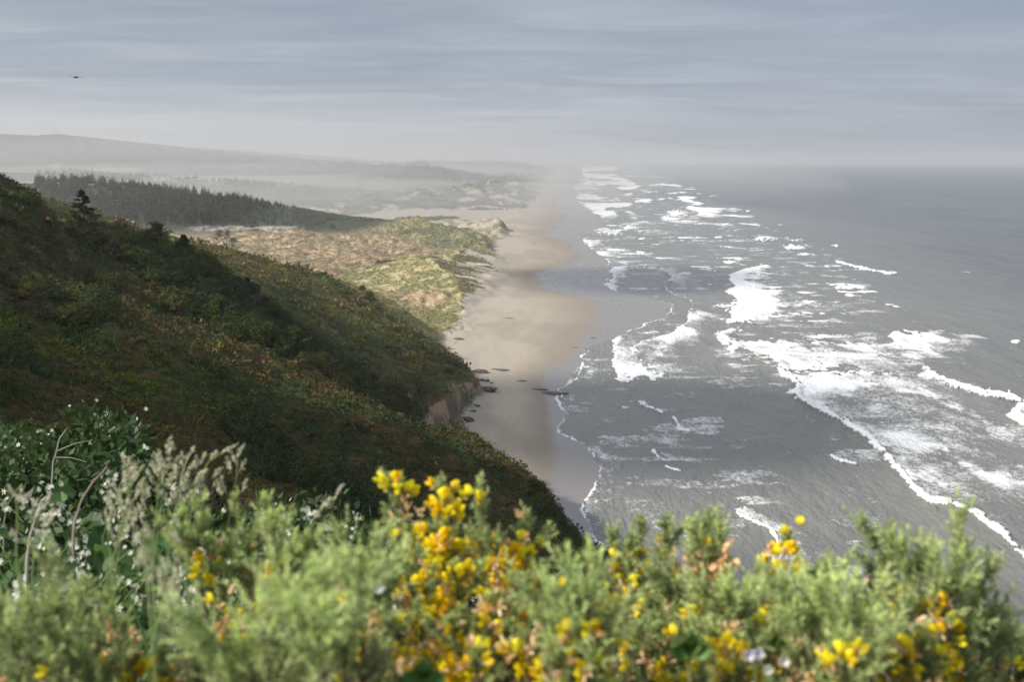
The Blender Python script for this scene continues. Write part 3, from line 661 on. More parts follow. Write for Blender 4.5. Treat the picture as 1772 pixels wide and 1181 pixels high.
# ------------------------------------------------------------------ grass on the dunes and scrub on the flat behind them
def tufts(name, mask, NT, rk, cols, K_, up, label, cat, m, szl=1.0):
    jj, ii = np.nonzero(mask); area = np.abs(dX*dY)[jj, ii]; D2 = GX[jj, ii]**2+GY[jj, ii]**2
    w = area/D2; w = np.minimum(w, np.quantile(w, .98)); w /= w.sum(); sel = rng.choice(len(jj), NT, p=w)
    x = GX[jj, ii][sel]; y = GY[jj, ii][sel]; D = np.sqrt(D2[sel]); r = np.clip(rk*D, .2, 6)*rng.uniform(.6, 1.5, NT)
    x = x+rng.normal(size=NT)*r*.8; y = y+rng.normal(size=NT)*r*1.5; z = hsample(x, y)
    c = cg[jj, ii][sel]; q = rng.uniform(0, 1, NT)[:, None]; c = c*.5 + .5*cols(x, y, q)
    c = c*rng.uniform(.7, 1.35, NT)[:, None]
    off = rdir(NT*K_).reshape(NT, K_, 3); off[..., 2] = np.abs(off[..., 2])*.6
    pos = np.stack([x, y, z], 1)[:, None]+off*r[:, None, None]*rng.uniform(.3, 1, (NT, K_, 1))
    dd = unit(off*.6+rdir(NT*K_).reshape(NT, K_, 3)*.5+np.array([0, 0, up])).reshape(-1, 3)
    S = Soup(); v, f = tris_from(pos.reshape(-1, 3), dd, perp(dd), np.repeat(r, K_)*.8*szl, np.repeat(r, K_)*.4*szl)
    S.add(v, f, (c[:, None]*rng.uniform(.7, 1.3, (NT, K_, 1))).reshape(-1, 3))
    return tag(link(name, S.mesh(name, m)), label, cat, kind='stuff')
gcols = lambda x, y, q: np.where(y[:, None] > 2000, C(.13,.13,.07), np.where(q < .5, C(.42,.37,.20), np.where(q < .8, C(.27,.27,.12), C(.50,.44,.29))))
dmask = vis & ((((dk == 1) | (dk == 2) | (dk == 5)) & (hb < .3)) | ((low_d > .5) & (hb > .3))) & (cg[..., 0]-cg[..., 2] > .035) & (cg[..., 0] < .36) & (inl > 6) & ((seaface < .5) | (cg[..., 0] < .22))
tufts('dune_grass', dmask, 15000, .0016, gcols, 9, .9, 'pale green and straw coloured grass on the dunes', 'dune grass', m_dry)
tufts('straw_grass', vis & (dk == 4) & (hb < .3), 7000, .0014, lambda x, y, q: np.where(q < .7, C(.52,.45,.33), np.where(q < .9, C(.33,.27,.18), C(.13,.13,.06))), 9, .6, 'dry straw coloured grass on the tan hummocks', 'dry grass', m_dry)
fmask = vis & (GY > 500) & (GY < 3300) & (inl > 25) & (hb < .3) & (dk == 0) & (cg[..., 0] < .30) & ((wd < 6) | (px > 520))
fcols = lambda x, y, q: np.where(q < .55, C(.05,.065,.03), np.where(q < .85, C(.10,.105,.05), C(.26,.22,.13)))
tufts('flat_scrub', fmask, 11000, .0021, fcols, 11, .3, 'dark green scrub and shrubs on the flat behind the dunes', 'scrub', m_scrub)

# ------------------------------------------------------------------ woods inland
def conifer(h, tiers, r_, rs, tw=True):
    rr = np.random.default_rng(rs); S = Soup()
    for k in range(tiers):
        q = k/(tiers-1); z = h*(.28+.70*q); R_ = r_*(1-q)**.7*rr.uniform(.75, 1.2)+.2; m_ = 9 if tiers > 5 else 6
        th = rr.uniform(0, 6.28, m_); dd = unit(np.stack([np.cos(th), np.sin(th), rr.uniform(-.15, .35, m_)], 1))
        b0 = np.zeros((m_, 3)); b0[:, 2] = z
        w = unit(np.cross(dd, np.array([0, 0, 1.0]))+rr.normal(size=(m_, 3))*.5)
        v, f = quads_from(b0+dd*R_*.55, dd, w, R_*rr.uniform(.8, 1.3, m_), R_*.75); S.add(v, f, C(.042,.058,.030)*rr.uniform(.7, 1.4, (m_, 1)))
        w = unit(rr.normal(size=(m_, 3))); v, f = quads_from(b0+dd*R_*.6, dd, w, R_*rr.uniform(.6, 1.1, m_), R_*.6); S.add(v, f, C(.036,.050,.026)*rr.uniform(.7, 1.4, (m_, 1)))
    T = Soup(); v, f = tube([(0, 0, -1), (.1, 0, h*.4), (.05, .1, h*.93)], [.32, .22, .05], 5); T.add(v, f, C(.28,.25,.21))
    return S, T
cvar = [conifer(h_, 9, r_, i_) for i_, (h_, r_) in enumerate(((20, 4.2), (17, 4.6), (22, 3.6), (15, 4.8), (19, 5.2)))]
lowv = [conifer(h_, 4, r_, 50+i_) for i_, (h_, r_) in enumerate(((20, 5.0), (17, 5.6), (22, 5.2)))]
def wood_points(mask, n, wp=1.0):
    jj, ii = np.nonzero(mask); D2 = GX[jj, ii]**2+GY[jj, ii]**2; w = (np.abs(dX*dY)[jj, ii]/D2); w /= w.sum()
    sel = rng.choice(len(jj), n, p=w, replace=len(jj) < n); x = GX[jj, ii][sel]+rng.normal(size=n)*3; y = GY[jj, ii][sel]+rng.normal(size=n)*9
    return np.stack([x, y, hsample(x, y)], 1)
wmask = (wd > 5) & (GY < 2300) & (px > -80) & (px < 562) & (py < 395) & (np.maximum.accumulate(ang, 0)-ang < .022) & (cg[..., 0] < .3)
wp_ = wood_points(wmask, 2300)
order = np.argsort(wp_[:, 1]); wp_ = wp_[order]
# skyline and front trees stand as individuals
pxw, pyw = proj(wp_[:, 0], wp_[:, 1], wp_[:, 2]+18)
indiv = np.zeros(len(wp_), bool); indiv[:150] = True
for b0 in range(-80, 640, 9):
    k = np.nonzero((pxw >= b0) & (pxw < b0+9) & ~indiv)[0]
    if len(k): indiv[k[np.argsort(pyw[k])[:2]]] = True
cme = [(a_.mesh('crown', m_needle), b_.mesh('trunk', m_bark)) for a_, b_ in cvar]
ids = np.nonzero(indiv)[0][:290]
for k in ids:
    x, y, z = wp_[k]; e_ = empty('conifer', (x, y, z-.3), rng.uniform(0, 6.28)); s_ = rng.uniform(.6, 1.3)*(1-.75*float(sstep(330, 560, pxw[k]))); e_.scale = (s_*rng.uniform(.85, 1.2),)*2+(s_,)
    a_, b_ = cme[int(rng.integers(5))]; link('crown', a_, e_); link('trunk', b_, e_)
    tag(e_, 'dark conifer standing at the edge or skyline of the misty wooded rise', 'tree', 'conifers of the misty wooded rise')
def forest(name, pts, vars_, label, sc0=1.0):
    S = Soup()
    for vi, (cr_, tk) in enumerate(vars_):
        pp = pts[vi::len(vars_)]
        if not len(pp): continue
        v0 = np.concatenate(cr_.v); c0 = np.concatenate(cr_.c); f0 = np.concatenate(cr_.q)
        th = rng.uniform(0, 6.28, len(pp)); pxx, _ = proj(pp[:, 0], pp[:, 1], pp[:, 2]); s_ = rng.uniform(.5, 1.25, len(pp))*sc0*(1-.75*sstep(330, 560, pxx)*(pp[:, 1] < 2300)); ct, st = np.cos(th), np.sin(th)
        v = np.stack([(v0[None, :, 0]*ct[:, None]-v0[None, :, 1]*st[:, None])*s_[:, None], (v0[None, :, 0]*st[:, None]+v0[None, :, 1]*ct[:, None])*s_[:, None], v0[None, :, 2]*s_[:, None]], 2)+pp[:, None]
        f = (f0[None]+np.arange(len(pp))[:, None, None]*len(v0)).reshape(-1, 4)
        S.add(v.reshape(-1, 3), f, (c0[None]*rng.uniform(.75, 1.3, (len(pp), 1, 1))).reshape(-1, 3))
    return tag(link(name, S.mesh(name, m_needle)), label, 'forest', kind='stuff')
forest('forest', wp_[~indiv], cvar[:3], 'conifer wood covering the misty rise inland')
fm2 = (wd > 6) & (GY >= 2300) & (GY < 4200) & (px > -80) & (px < 900) & (np.maximum.accumulate(ang, 0)-ang < .012) & (cg[..., 0] < .3)
forest('middle_forest', wood_points(fm2, 3200), lowv, 'hazy conifer wood on the second rise inland')
fm3 = (wd > 4) & (GY >= 4200) & (GY < 9500) & (px > -80) & (px < 985) & (np.maximum.accumulate(ang, 0)-ang < .008)
forest('far_forest', wood_points(fm3, 4200), lowv, 'faint conifer woods along the far shore', 1.25)

# ------------------------------------------------------------------ wind-shaped trees and shrubs on the hill
def pad(S, c, rx, rz, n, colr, rr, leaf):
    o = unit(rr.normal(size=(n, 3))); q = rr.uniform(.55, 1.0, (n, 1))
    p = c + o*q*np.array([rx, rx, rz]); d = unit(unit(np.cross(o, rr.normal(size=(n, 3))))+o*.5+np.array([0, 0, .15]))
    v, f = tris_from(p, d, unit(np.cross(o, d)+rr.normal(size=(n, 3))*.4), leaf*rr.uniform(.6, 1.4, n), leaf*.5)
    S.add(v, f, colr*rr.uniform(.6, 1.5, (n, 1)))
def wind_tree(seed, h=5.0, spread=3.2, lean=-.9, npad=26, nl=75, leaf=.42, colr=C(.055,.074,.024), twigs=6, flat=.5):
    rr = np.random.default_rng(seed); S = Soup(); T = Soup()
    v, f = tube([(0, 0, -1.2), (lean*.15, .1, h*.3), (lean*.5, -.1, h*.62), (lean, 0, h*.95)], [.28, .22, .13, .04], 6); T.add(v, f, C(.16,.145,.13))
    for k in range(npad):
        q = rr.uniform(.05, 1) ; z = h*(.12+.86*q); th = rr.uniform(0, 6.28); R_ = spread*(1-q*.78)*rr.uniform(.3, 1)
        c = np.array([lean*q*q+math.cos(th)*R_+lean*.25*R_/spread, math.sin(th)*R_, z])
        a0 = np.array([lean*q*.5, 0, z*.8]); v, f = tube([a0, (a0+c)/2+[0, 0, .15], c], [.07, .05, .02], 4); T.add(v, f, C(.14,.125,.11))
        pad(S, c, rr.uniform(.55, 1.1)*spread*.42, rr.uniform(.4, .9)*spread*.42*flat, nl, colr*rr.uniform(.75, 1.35), rr, leaf)
    for k in range(twigs):
        th = rr.uniform(0, 6.28); p0 = np.array([lean*.3, 0, h*.4]); p1 = p0+np.array([math.cos(th), math.sin(th), .5])*spread*1.05
        v, f = tube([p0, (p0+p1)/2+rr.normal(size=3)*.3, p1], [.07, .045, .015], 4); T.add(v, f, C(.2,.185,.17))
    return S.mesh('crown', m_needle), T.mesh('trunk', m_bark)
def dome_tree(seed, R_=3.2, h=3.6, n=1700, colr=C(.05,.068,.022), leaf=.40, lean=-.25):
    rr = np.random.default_rng(seed); S = Soup(); T = Soup(); v, f = tube([(.3, 0, -1.5), (.1, 0, h*.35), (-.1, .1, h*.75)], [.26, .18, .06], 6); T.add(v, f, C(.16,.145,.13))
    for k in range(7):
        th = rr.uniform(0, 6.28); e1 = np.array([math.cos(th)*R_*.8, math.sin(th)*R_*.8, h*rr.uniform(.35, .8)]); v, f = tube([(.1, 0, h*.3), e1*.55+[0, 0, .2], e1], [.10, .06, .02], 4); T.add(v, f, C(.17,.155,.14))
    o = unit(rr.normal(size=(n, 3))); o[:, 2] = np.abs(o[:, 2])*1.0-.25*(rr.random(n) < .3); o = unit(o); az = np.arctan2(o[:, 1], o[:, 0])
    lum = .62+.75*fbm(np.cos(az)*2.2+o[:, 2]*2.4+seed, np.sin(az)*2.2+seed*1.7, 3, seed); rad = (lum*rr.uniform(.80, 1.0, n))[:, None]
    p = o*rad*np.array([R_, R_, h]) + np.array([lean, 0, 0])*np.clip(o[:, 2:3], 0, 1)*h*.5+np.array([0, 0, .1*h])
    d = unit(unit(np.cross(o, rr.normal(size=(n, 3))))+o*.45+np.array([-.15, 0, .1])); tone = fbm(p[:, 0]*1.1+9, p[:, 2]*1.5+p[:, 1], 3, seed+5)[:, None]
    v, f = tris_from(p, d, unit(np.cross(o, d)+rr.normal(size=(n, 3))*.4), leaf*rr.uniform(.6, 1.5, n), leaf*.5); S.add(v, f, colr*rr.uniform(.65, 1.4, (n, 1))*(.55+.9*tone))
    return S.mesh('crown', m_needle), T.mesh('trunk', m_bark)
tv = [wind_tree(11), wind_tree(12, 4.2, 3.8, -1.2, 28, 75, .42, C(.064,.084,.026)), wind_tree(13, 6.0, 3.0, -.7, 28), wind_tree(14, 3.4, 3.6, -1.0, 24, 80, .38, C(.085,.098,.030)),
      wind_tree(15, 4.8, 3.4, -1.1, 26, 75, .40, C(.042,.062,.022)), wind_tree(16, 3.0, 3.4, -.6, 22, 80, .36, C(.070,.062,.022), 3),
      dome_tree(21), dome_tree(22, 2.8, 3.2, 1500, C(.062,.080,.024)), dome_tree(23, 3.6, 4.4, 1900, C(.040,.062,.022)), dome_tree(24, 2.4, 2.2, 1100, C(.085,.090,.028), .36)]
def inpoly(px_, py_, poly):
    c = False; n_ = len(poly)
    for i in range(n_):
        x0, y0 = poly[i]; x1, y1 = poly[(i+1) % n_]
        if (y0 > py_) != (y1 > py_) and px_ < (x1-x0)*(py_-y0)/(y1-y0)+x0: c = not c
    return c
def scatter(poly, n, mind):
    out = []; xs = [p[0] for p in poly]; ys = [p[1] for p in poly]; tries = 0
    while len(out) < n and tries < 6000:
        tries += 1; a_, b_ = random.uniform(min(xs), max(xs)), random.uniform(min(ys), max(ys))
        if inpoly(a_, b_, poly) and all(math.hypot(a_-o[0], (b_-o[1])*1.2) > mind for o in out): out.append((a_, b_))
    return out
def put_tree(name, pos, vi, s, label, cat, group, sz=1.0):
    if np.isnan(pos[0]): return
    e_ = empty(name, (pos[0], pos[1], float(hsample(pos[0], pos[1]))-.2), random.uniform(-.5, .5) + (math.pi if random.random() < .15 else 0)); e_.scale = (s, s*random.uniform(.9, 1.3), s*sz)
    link('crown', tv[vi][0], e_); link('trunk', tv[vi][1], e_); tag(e_, label, cat, group); return e_
band = [(120,408),(180,406),(250,424),(300,440),(350,466),(400,498),(432,522),(480,560),(520,590),(560,615),(640,668),(690,690),(735,716),(742,742),(690,716),(640,700),(600,672),(545,650),(480,610),(420,590),(360,560),(300,545),(262,500),(235,470),(180,440)]
for (a_, b_) in scatter(band, 150, 14):
    p = hit(a_, b_)[0]; near_l = (b_ < 430 and a_ < 250)
    put_tree('windswept_tree', p, random.choice([9, 9, 7, 5]) if near_l else random.choice([0, 2, 6, 6, 7, 8, 8, 8, 7, 6]), random.uniform(.95, 1.4) if not near_l else random.uniform(.6, .85), ('low olive shrub-like tree on the crest near the lone spruce' if a_ < 250 else 'windswept tree of the crest band between the lone spruce and the small crest spruce' if a_ < 345 else 'dark windswept tree at the middle of the crest band, above the brown slope' if a_ < 470 else 'windswept tree where the crest band descends beside the lower spur' if a_ < 590 else 'dark tree at the low end of the crest band near the beach cliff'), 'tree', 'windswept trees in the band along the hill crest', random.uniform(.75, 1.1))
leftb = [(-40,320),(20,322),(50,345),(78,380),(95,400),(120,430),(60,470),(150,540),(110,560),(40,520),(-40,480)]
for (a_, b_) in scatter(leftb, 42, 20):
    p = hit(a_, b_)[0]; put_tree('hill_shrub', p, random.choice([6, 7, 8, 9, 9, 5]), random.uniform(.65, .95)*(max(p[1], 120)/270 if not np.isnan(p[1]) else 1), 'rounded dark shrub on the high left shoulder of the hill', 'shrub', 'shrubs on the high left shoulder of the hill', .8)
for (x0, y0, x1, y1, n_) in ((-20, 600, 70, 740, 7), (100, 500, 190, 560, 5)):
    for k in range(n_):
        p = hit(random.uniform(x0, x1), random.uniform(y0, y1))[0]; put_tree('hill_shrub', p, random.choice([8, 6]), random.uniform(.8, 1.05)*(p[1]/150), 'dark shrub in the hollow at the left edge of the slope', 'shrub', 'shrubs in the hollow at the left edge', .8)
for (lab, pts) in (('black-green tree thicket in the fold of the slope above the grass heads', [(440,790),(465,805),(490,820),(430,765),(515,838),(455,830)]), ('dark thicket tree behind the tallest yellow gorse sprigs', [(625,880),(650,895),(680,905),(615,905),(590,880)])):
    for (a_, b_) in pts:
        p = hit(a_, b_)[0]; put_tree('thicket_tree', p, random.choice([8, 8, 6]), random.uniform(.8, 1.1)*(p[1]/120), lab, 'tree', lab.split(' ', 1)[0]+' trees on the lower slope', 1.0)
for (a_, b_) in [(925,868),(938,880),(945,895),(955,905),(962,918),(972,925),(982,935),(990,946),(930,890),(950,920),(965,940),(1020,975),(1040,985),(1060,1005),(1085,1025),(1100,1045)]:
    p = hit(a_, b_)[0]
    if not np.isnan(p[0]): put_tree('headland_tree', p, random.choice([6, 8, 2, 0]), random.uniform(.6, .95)*(p[1]/200), 'small dark tree clinging to the steep seaward edge of the slope', 'tree', 'trees on the steep seaward edge', 1.0)
for (a_, b_) in scatter([(600,545),(640,545),(720,585),(770,610),(800,640),(780,648),(700,600),(640,570)], 14, 14):
    p = hit(a_, b_)[0]; put_tree('spur_shrub', p, random.choice([9, 7, 6]), random.uniform(.7, 1.1), 'grey-green shrub on the lower spur above the beach cliff', 'shrub', 'shrubs on the lower spur', .6)
p = hit(590, 565)[0]
# lone windswept tree on the skyline by the road
def spire(seed, h, r0, colr, leaf, lean=-.4, nt=16, nl=60, bare=True, low=.12):
    rr = np.random.default_rng(seed); S = Soup(); T = Soup()
    v, f = tube([(0, 0, -1), (lean*.2, 0, h*.35), (lean*.6, 0, h*.7), (lean, 0, h)], [.25, .2, .12, .03], 6); T.add(v, f, C(.15,.13,.115))
    for k in range(nt*3):
        q = (k+.5)/(nt*3); z = h*(low+(1-low)*q); th = rr.uniform(0, 6.28); L_ = r0*(1-q)*rr.uniform(.6, 1.1)+.3*(1.25 if math.cos(th) < 0 else .8)
        c0 = np.array([lean*q, 0, z]); d = np.array([math.cos(th), math.sin(th), .12]); c1 = c0+d*L_
        v, f = tube([c0, c0+d*L_*.5+[0, 0, .05], c1], [.06, .04, .015], 4); T.add(v, f, C(.14,.12,.105))
        for s_ in (.45, .75, 1.0):
            pad(S, c0+d*L_*s_, .30*L_*.6+.14, .13+.045*L_, nl//2, colr*rr.uniform(.8, 1.3), rr, leaf)
    return S.mesh('crown', m_needle), T.mesh('trunk', m_bark)
sa, sb = spire(31, 12, 6.5, C(.034,.055,.020), .40, low=.02, nl=120, nt=20)
p = hit(148, 398)[0]; e_ = empty('lone_spruce', (p[0], p[1], float(hsample(p[0], p[1]))-.2)); link('crown', sa, e_); link('trunk', sb, e_)
tag(e_, 'lone pointed windswept spruce on the skyline beside the road', 'tree')
sa, sb = spire(32, 6.0, 3.6, C(.024,.040,.018), .4, .3)
for k, (a_, b_) in enumerate(((318, 440), (428, 512))):
    p = hit(a_, b_)[0]; e_ = empty('crest_spruce', (p[0], p[1], float(hsample(p[0], p[1]))-.3)); link('crown', sa, e_); link('trunk', sb, e_)
    tag(e_, ('small spruce rising above the band of trees below the yellow sign', 'small spruce at the lower end of the crest band, above the spur')[k], 'tree')
# pale stemmed pines on the flat
m_pine = [wind_tree(41, 16, 7, 3.5, 22, 60, 1.0, C(.05,.06,.035), 8, .45), wind_tree(42, 8, 7, 1, 22, 60, .9, C(.06,.07,.04), 2, .5)]
for (a_, b_, Yd, vi, s_, lab) in ((378,412,1180,0,1.0,'tall pale-stemmed pine on the misty flat beyond the crest'), (392,412,1190,0,.85,'second pine of the small clump on the misty flat'), (403,414,1170,1,.8,'low bushy pine at the right foot of the small clump on the flat'),
                                  (330,405,1400,0,.75,'thin faint pine left of the small clump on the flat'), (575,408,1350,1,1.0,'dark rounded tree on the flat behind the tan dunes'), (640,552,520,1,.55,'round dark bush beside the brown shrub on the spur'), (628,545,530,1,.4,'brown twiggy shrub on the lower spur')):
    x, y, z = at_y(a_, b_, Yd); z = float(hsample(x, y)); e_ = empty('pine' if vi == 0 else 'bush', (float(x), float(y), z)); e_.scale = (s_,)*3
    link('crown', m_pine[vi][0], e_); link('trunk', m_pine[vi][1], e_); tag(e_, lab, 'tree' if vi == 0 else 'bush')

# labels of the small look-alike groups count from the left of the picture
def number_group(grp, text):
    w_n = 'first second third fourth fifth sixth seventh eighth ninth tenth eleventh twelfth thirteenth fourteenth fifteenth sixteenth seventeenth eighteenth nineteenth twentieth'.split()
    os_ = [o for o in col.objects if o.get('group') == grp and o.parent is None]; os_.sort(key=lambda o: float(proj(*o.location)[0]))
    for i, o in enumerate(os_):
        if i < 20: o['label'] = text % w_n[i]
for g_, t_ in (('trees on the steep seaward edge', '%s from the left of the small dark trees clinging to the seaward edge'), ('shrubs in the hollow at the left edge', '%s from the left of the dark shrubs in the hollow at the left edge'),
               ('shrubs on the lower spur', '%s from the left of the grey-green shrubs on the lower spur'), ('black-green trees on the lower slope', '%s from the left of the black-green thicket in the slope fold'), ('dark trees on the lower slope', '%s from the left of the dark thicket behind the yellow plumes')): number_group(g_, t_)
# ------------------------------------------------------------------ foreground: gorse, flowering vines, grasses
m_gorse = leafmat('gorse_spines', .30, .55, .3, .25, 40.0)
m_petal = leafmat('petals', .35, .5, .3, .12, 60.0)
m_stem = leafmat('stems', .0, .8, .1, .3, 30.0)
m_vine = leafmat('vine_leaves', .30, .5, .35, .25, 15.0)
GTIP, GMID, GOLD = C(.52,.62,.25), C(.28,.34,.15), C(.27,.25,.17)
YEL, ORG, TAN = C(.99,.86,.03), C(.95,.66,.015), C(.88,.66,.42)
def petal(S, o, d, u, L, W, cup, colr, nl=4, nw=4):
    """curved petal from o along d, width along u, cupped towards d x u"""
    nrm = np.cross(d, u); a = np.linspace(0, 1, nl+1)[:, None]; b = np.linspace(-1, 1, nw+1)[None, :]
    wd_ = np.sin(np.pi*np.clip(a*.9+.08, 0, 1))**.7*W/2
    p = o + (a*L)[..., None]*d + (b*wd_)[..., None]*u + ((b**2*W*.35 + a**2*cup))[..., None]*nrm
    v = p.reshape(-1, 3); S.add(v, grid_faces(nl+1, nw+1), colr*(1+.12*(a+0*b)).reshape(-1, 1))
def flower_mesh(seed, colr):
    rr = np.random.default_rng(seed); S = Soup(); x, y, z = np.eye(3); s = .0095
    petal(S, np.zeros(3), unit(z*.85+x*.55), y, s*1.55, s*1.75, -s*.25, colr)                 # banner
    for sg in (-1, 1): petal(S, np.zeros(3), unit(x+z*.1+y*.22*sg), unit(z+y*.3*sg), s*1.35, s*.8, s*.15*sg, colr*.97)   # wings
    petal(S, -z*s*.12, unit(x-z*.1), y, s*1.25, s*.75, s*.1, colr*.9)                        # keel
    petal(S, -x*s*.5, unit(x+z*.35), y, s*.9, s*.9, s*.2, C(.50,.42,.12)); petal(S, -x*s*.5, unit(x-z*.35), -y, s*.9, s*.8, s*.2, C(.48,.38,.12))
    return S.mesh('yellow_flower', m_petal, True)
def dried_mesh(seed):
    rr = np.random.default_rng(seed); S = Soup(); s = .0085
    for k in range(5):
        d = unit(np.array([1, 0, 0])+rr.normal(size=3)*.55); u = unit(np.cross(d, rr.normal(size=3)))
        petal(S, -np.array([s*.4, 0, 0]), d, u, s*rr.uniform(1.1, 1.9), s*rr.uniform(.6, 1.0), rr.uniform(-.4, .4)*s, (TAN if rr.random() < .75 else C(.72,.5,.22))*rr.uniform(.8, 1.2), 3, 2)
    return S.mesh('dried_flower', m_petal, True)
fl_me = [flower_mesh(60+k, c_) for k, c_ in enumerate((YEL, YEL*C(1, .94, 1), YEL*C(1, 1.06, 1.5), ORG*1.05))]
dr_me = [dried_mesh(70+k) for k in range(4)]
def orient(o, x):                # turn local +x along x with random roll
    q = Vector(x).to_track_quat('X', 'Z'); o.rotation_euler = q.to_euler()
def curve(p0, p1, p2, n):
    t = np.linspace(0, 1, n)[:, None]; return (1-t)**2*p0 + 2*t*(1-t)*p1 + t*t*p2
def sprigs(S, o, d, L, n, colr, rr, sl=.011, tipc=None):
    """shoots bristling with spines; o,d,L arrays"""
    m = len(o); q = np.tile(np.linspace(.05, 1, n), (m, 1)); base = o[:, None]+d[:, None]*(q*L[:, None])[..., None]
    w = unit(rr.normal(size=(m, n, 3))); w = unit(w-(w*d[:, None]).sum(-1, keepdims=True)*d[:, None])
    sd_ = unit(d[:, None]*(.45+.9*q[..., None]**2)+w); c = colr[:, None]*(1-q[..., None]) + (colr if tipc is None else tipc)[:, None]*q[..., None]
    c = c*rr.uniform(.7, 1.3, (m, n, 1)); ln = sl*rr.uniform(.7, 1.3, m*n)*(1.15-.45*q.ravel())
    v, f = tris_from(base.reshape(-1, 3), sd_.reshape(-1, 3), unit(np.cross(sd_.reshape(-1, 3), rr.normal(size=(m*n, 3)))), ln, .0024); S.add(v, f, c.reshape(-1, 3))
nfl = {}
def gorse_branch(bush, key, tip, d, base_px, nflo=6, ndry=5, fluff=1.0, green=1.0, length=.42, seed=0, span=(0, .8), spacing=1.0):
    """tip=(px,py) of the photo, d = metres from the lens; grows up out of the bush below"""
    rr = np.random.default_rng(seed+1000)
    a, dy, dz = ray(tip[0], tip[1]+10+rr.uniform(-6, 16)); T = np.array([a*d, dy*d, CAMH+dz*d]); org = np.array(bush.location)
    B = np.array([(base_px-886)/FPX*d*1.0, T[1]+rr.uniform(-.03, .10), T[2]-length]); Mi = (T+B)/2+np.array([rr.uniform(-.02, .02), rr.uniform(-.03, .03), .04]); Mi[0] = B[0]*.6+T[0]*.4
    n = 30; cp = curve(B, Mi, T, n); S = Soup(); v, f = tube(cp, np.linspace(.0045, .0012, n), 5); S.add(v, f, C(.22,.20,.11))
    tg = unit(np.gradient(cp, axis=0))
    for j in range(int((3 if fluff < 1.15 else 5)*length/.4+1)):        # side shoots fanning out near the top
        ks = int((n-1)*rr.uniform(.35, .95)); ws = unit(rr.normal(size=3)*[1, .6, .4]); ds = unit(tg[ks]*.8+(ws-(ws@tg[ks])*tg[ks])*.75); Ls = rr.uniform(.03, .065)*(.5+.6*fluff)
        sc_ = curve(cp[ks], cp[ks]+ds*Ls*.55, cp[ks]+ds*Ls+tg[ks]*Ls*.25, 10); v, f = tube(sc_, np.linspace(.002, .0008, 10), 4); S.add(v, f, C(.24,.24,.12)); stg = unit(np.gradient(sc_, axis=0))
        ms = int(13*max(.8, fluff)); qs_ = rr.uniform(.1, 1, ms); k2 = (qs_*9).astype(int); wv_ = unit(rr.normal(size=(ms, 3)))
        cs0 = GMID*np.ones((ms, 3))*green; sprigs(S, sc_[k2], unit(stg[k2]*(.7+.7*qs_[:, None])+wv_*.7), (.014+.020*rr.random(ms))*fluff, 26, cs0, rr, .0105, (GMID*(1-qs_[:, None]*.8)+GTIP*qs_[:, None]*.9)*green)
    m = int(48*length/.42*spacing); q = rr.uniform(.05, 1.0, m)**.75; k = np.minimum((q*(n-1)).astype(int), n-1)
    o = cp[k]; w = unit(rr.normal(size=(m, 3))); w = unit(w-(w*tg[k]).sum(-1, keepdims=True)*tg[k]); w[:, 1] *= .8
    d_ = unit(tg[k]*(.75+.6*q[:, None])+w*.75); L = (.018+.030*rr.random(m))*fluff*(1.1-.4*q)
    tipness = np.clip(q*1.25-.25, 0, 1)[:, None]
    c0 = GOLD*(1-tipness)+GMID*tipness; c1 = (GMID*.95*(1-tipness)+GTIP*tipness)
    sprigs(S, o, d_, L, 30, c0*green, rr, .0105, c1*green*1.08)
    sprigs(S, cp[-3:-2], tg[-3:-2], np.array([.03*fluff]), 60, np.array([GMID*green]), rr, .012, np.array([GTIP*green*1.1]))
    # bare pale thorns sticking out
    mt = 26; q = rr.uniform(.05, .8, mt); k = (q*(n-1)).astype(int); w = rdir(mt, rr)
    v, f = tris_from(cp[k], w, unit(np.cross(w, rr.normal(size=(mt, 3)))), rr.uniform(.02, .035, mt), .0022); S.add(v, f, C(.42,.38,.27))
    for vv in S.v: vv -= org
    br = link('branch', S.mesh('branch', m_gorse), bush)
    for kind, cnt in (('y', int(nflo*(1.65 if bush.location.x < 0 else 2.5))), ('d', int(ndry*2.0))):
        mes = fl_me if kind == 'y' else dr_me; nm = 'yellow_flower' if kind == 'y' else 'dried_flower'
        groups = max(1, cnt//2)
        qs = rr.uniform(span[0], span[1], groups)
        for j in range(cnt):
            q = 1-np.clip(qs[j % groups]+rr.normal()*.025, .0, 1)*.98
            kk = int(q*(n-1)); w = unit(rr.normal(size=3)+np.array([0, -.9, .25])); w = unit(w-(w@tg[kk])*tg[kk]*.7)
            pos = cp[kk]+w*rr.uniform(.014, .034)*fluff**.5-org
            nfl[bush.name] = nfl.get(bush.name, 0)
            o_ = bpy.data.objects.new(nm, mes[int(rr.integers(len(mes)))]); col.objects.link(o_); o_.parent = br
            o_.location = pos; orient(o_, w+np.array([0, 0, .2])); s_ = rr.uniform(.85, 1.2); o_.scale = (s_, s_, s_)
    return br
def bush_at(pxc, d, label):
    x, y, z = at_y(pxc, 1300, d*.9); g = float(hsample(x, max(y, 0))); e_ = empty('gorse_bush', (float(x), float(y)+.15, g)); return tag(e_, label, 'gorse bush', 'gorse bushes along the foreground')
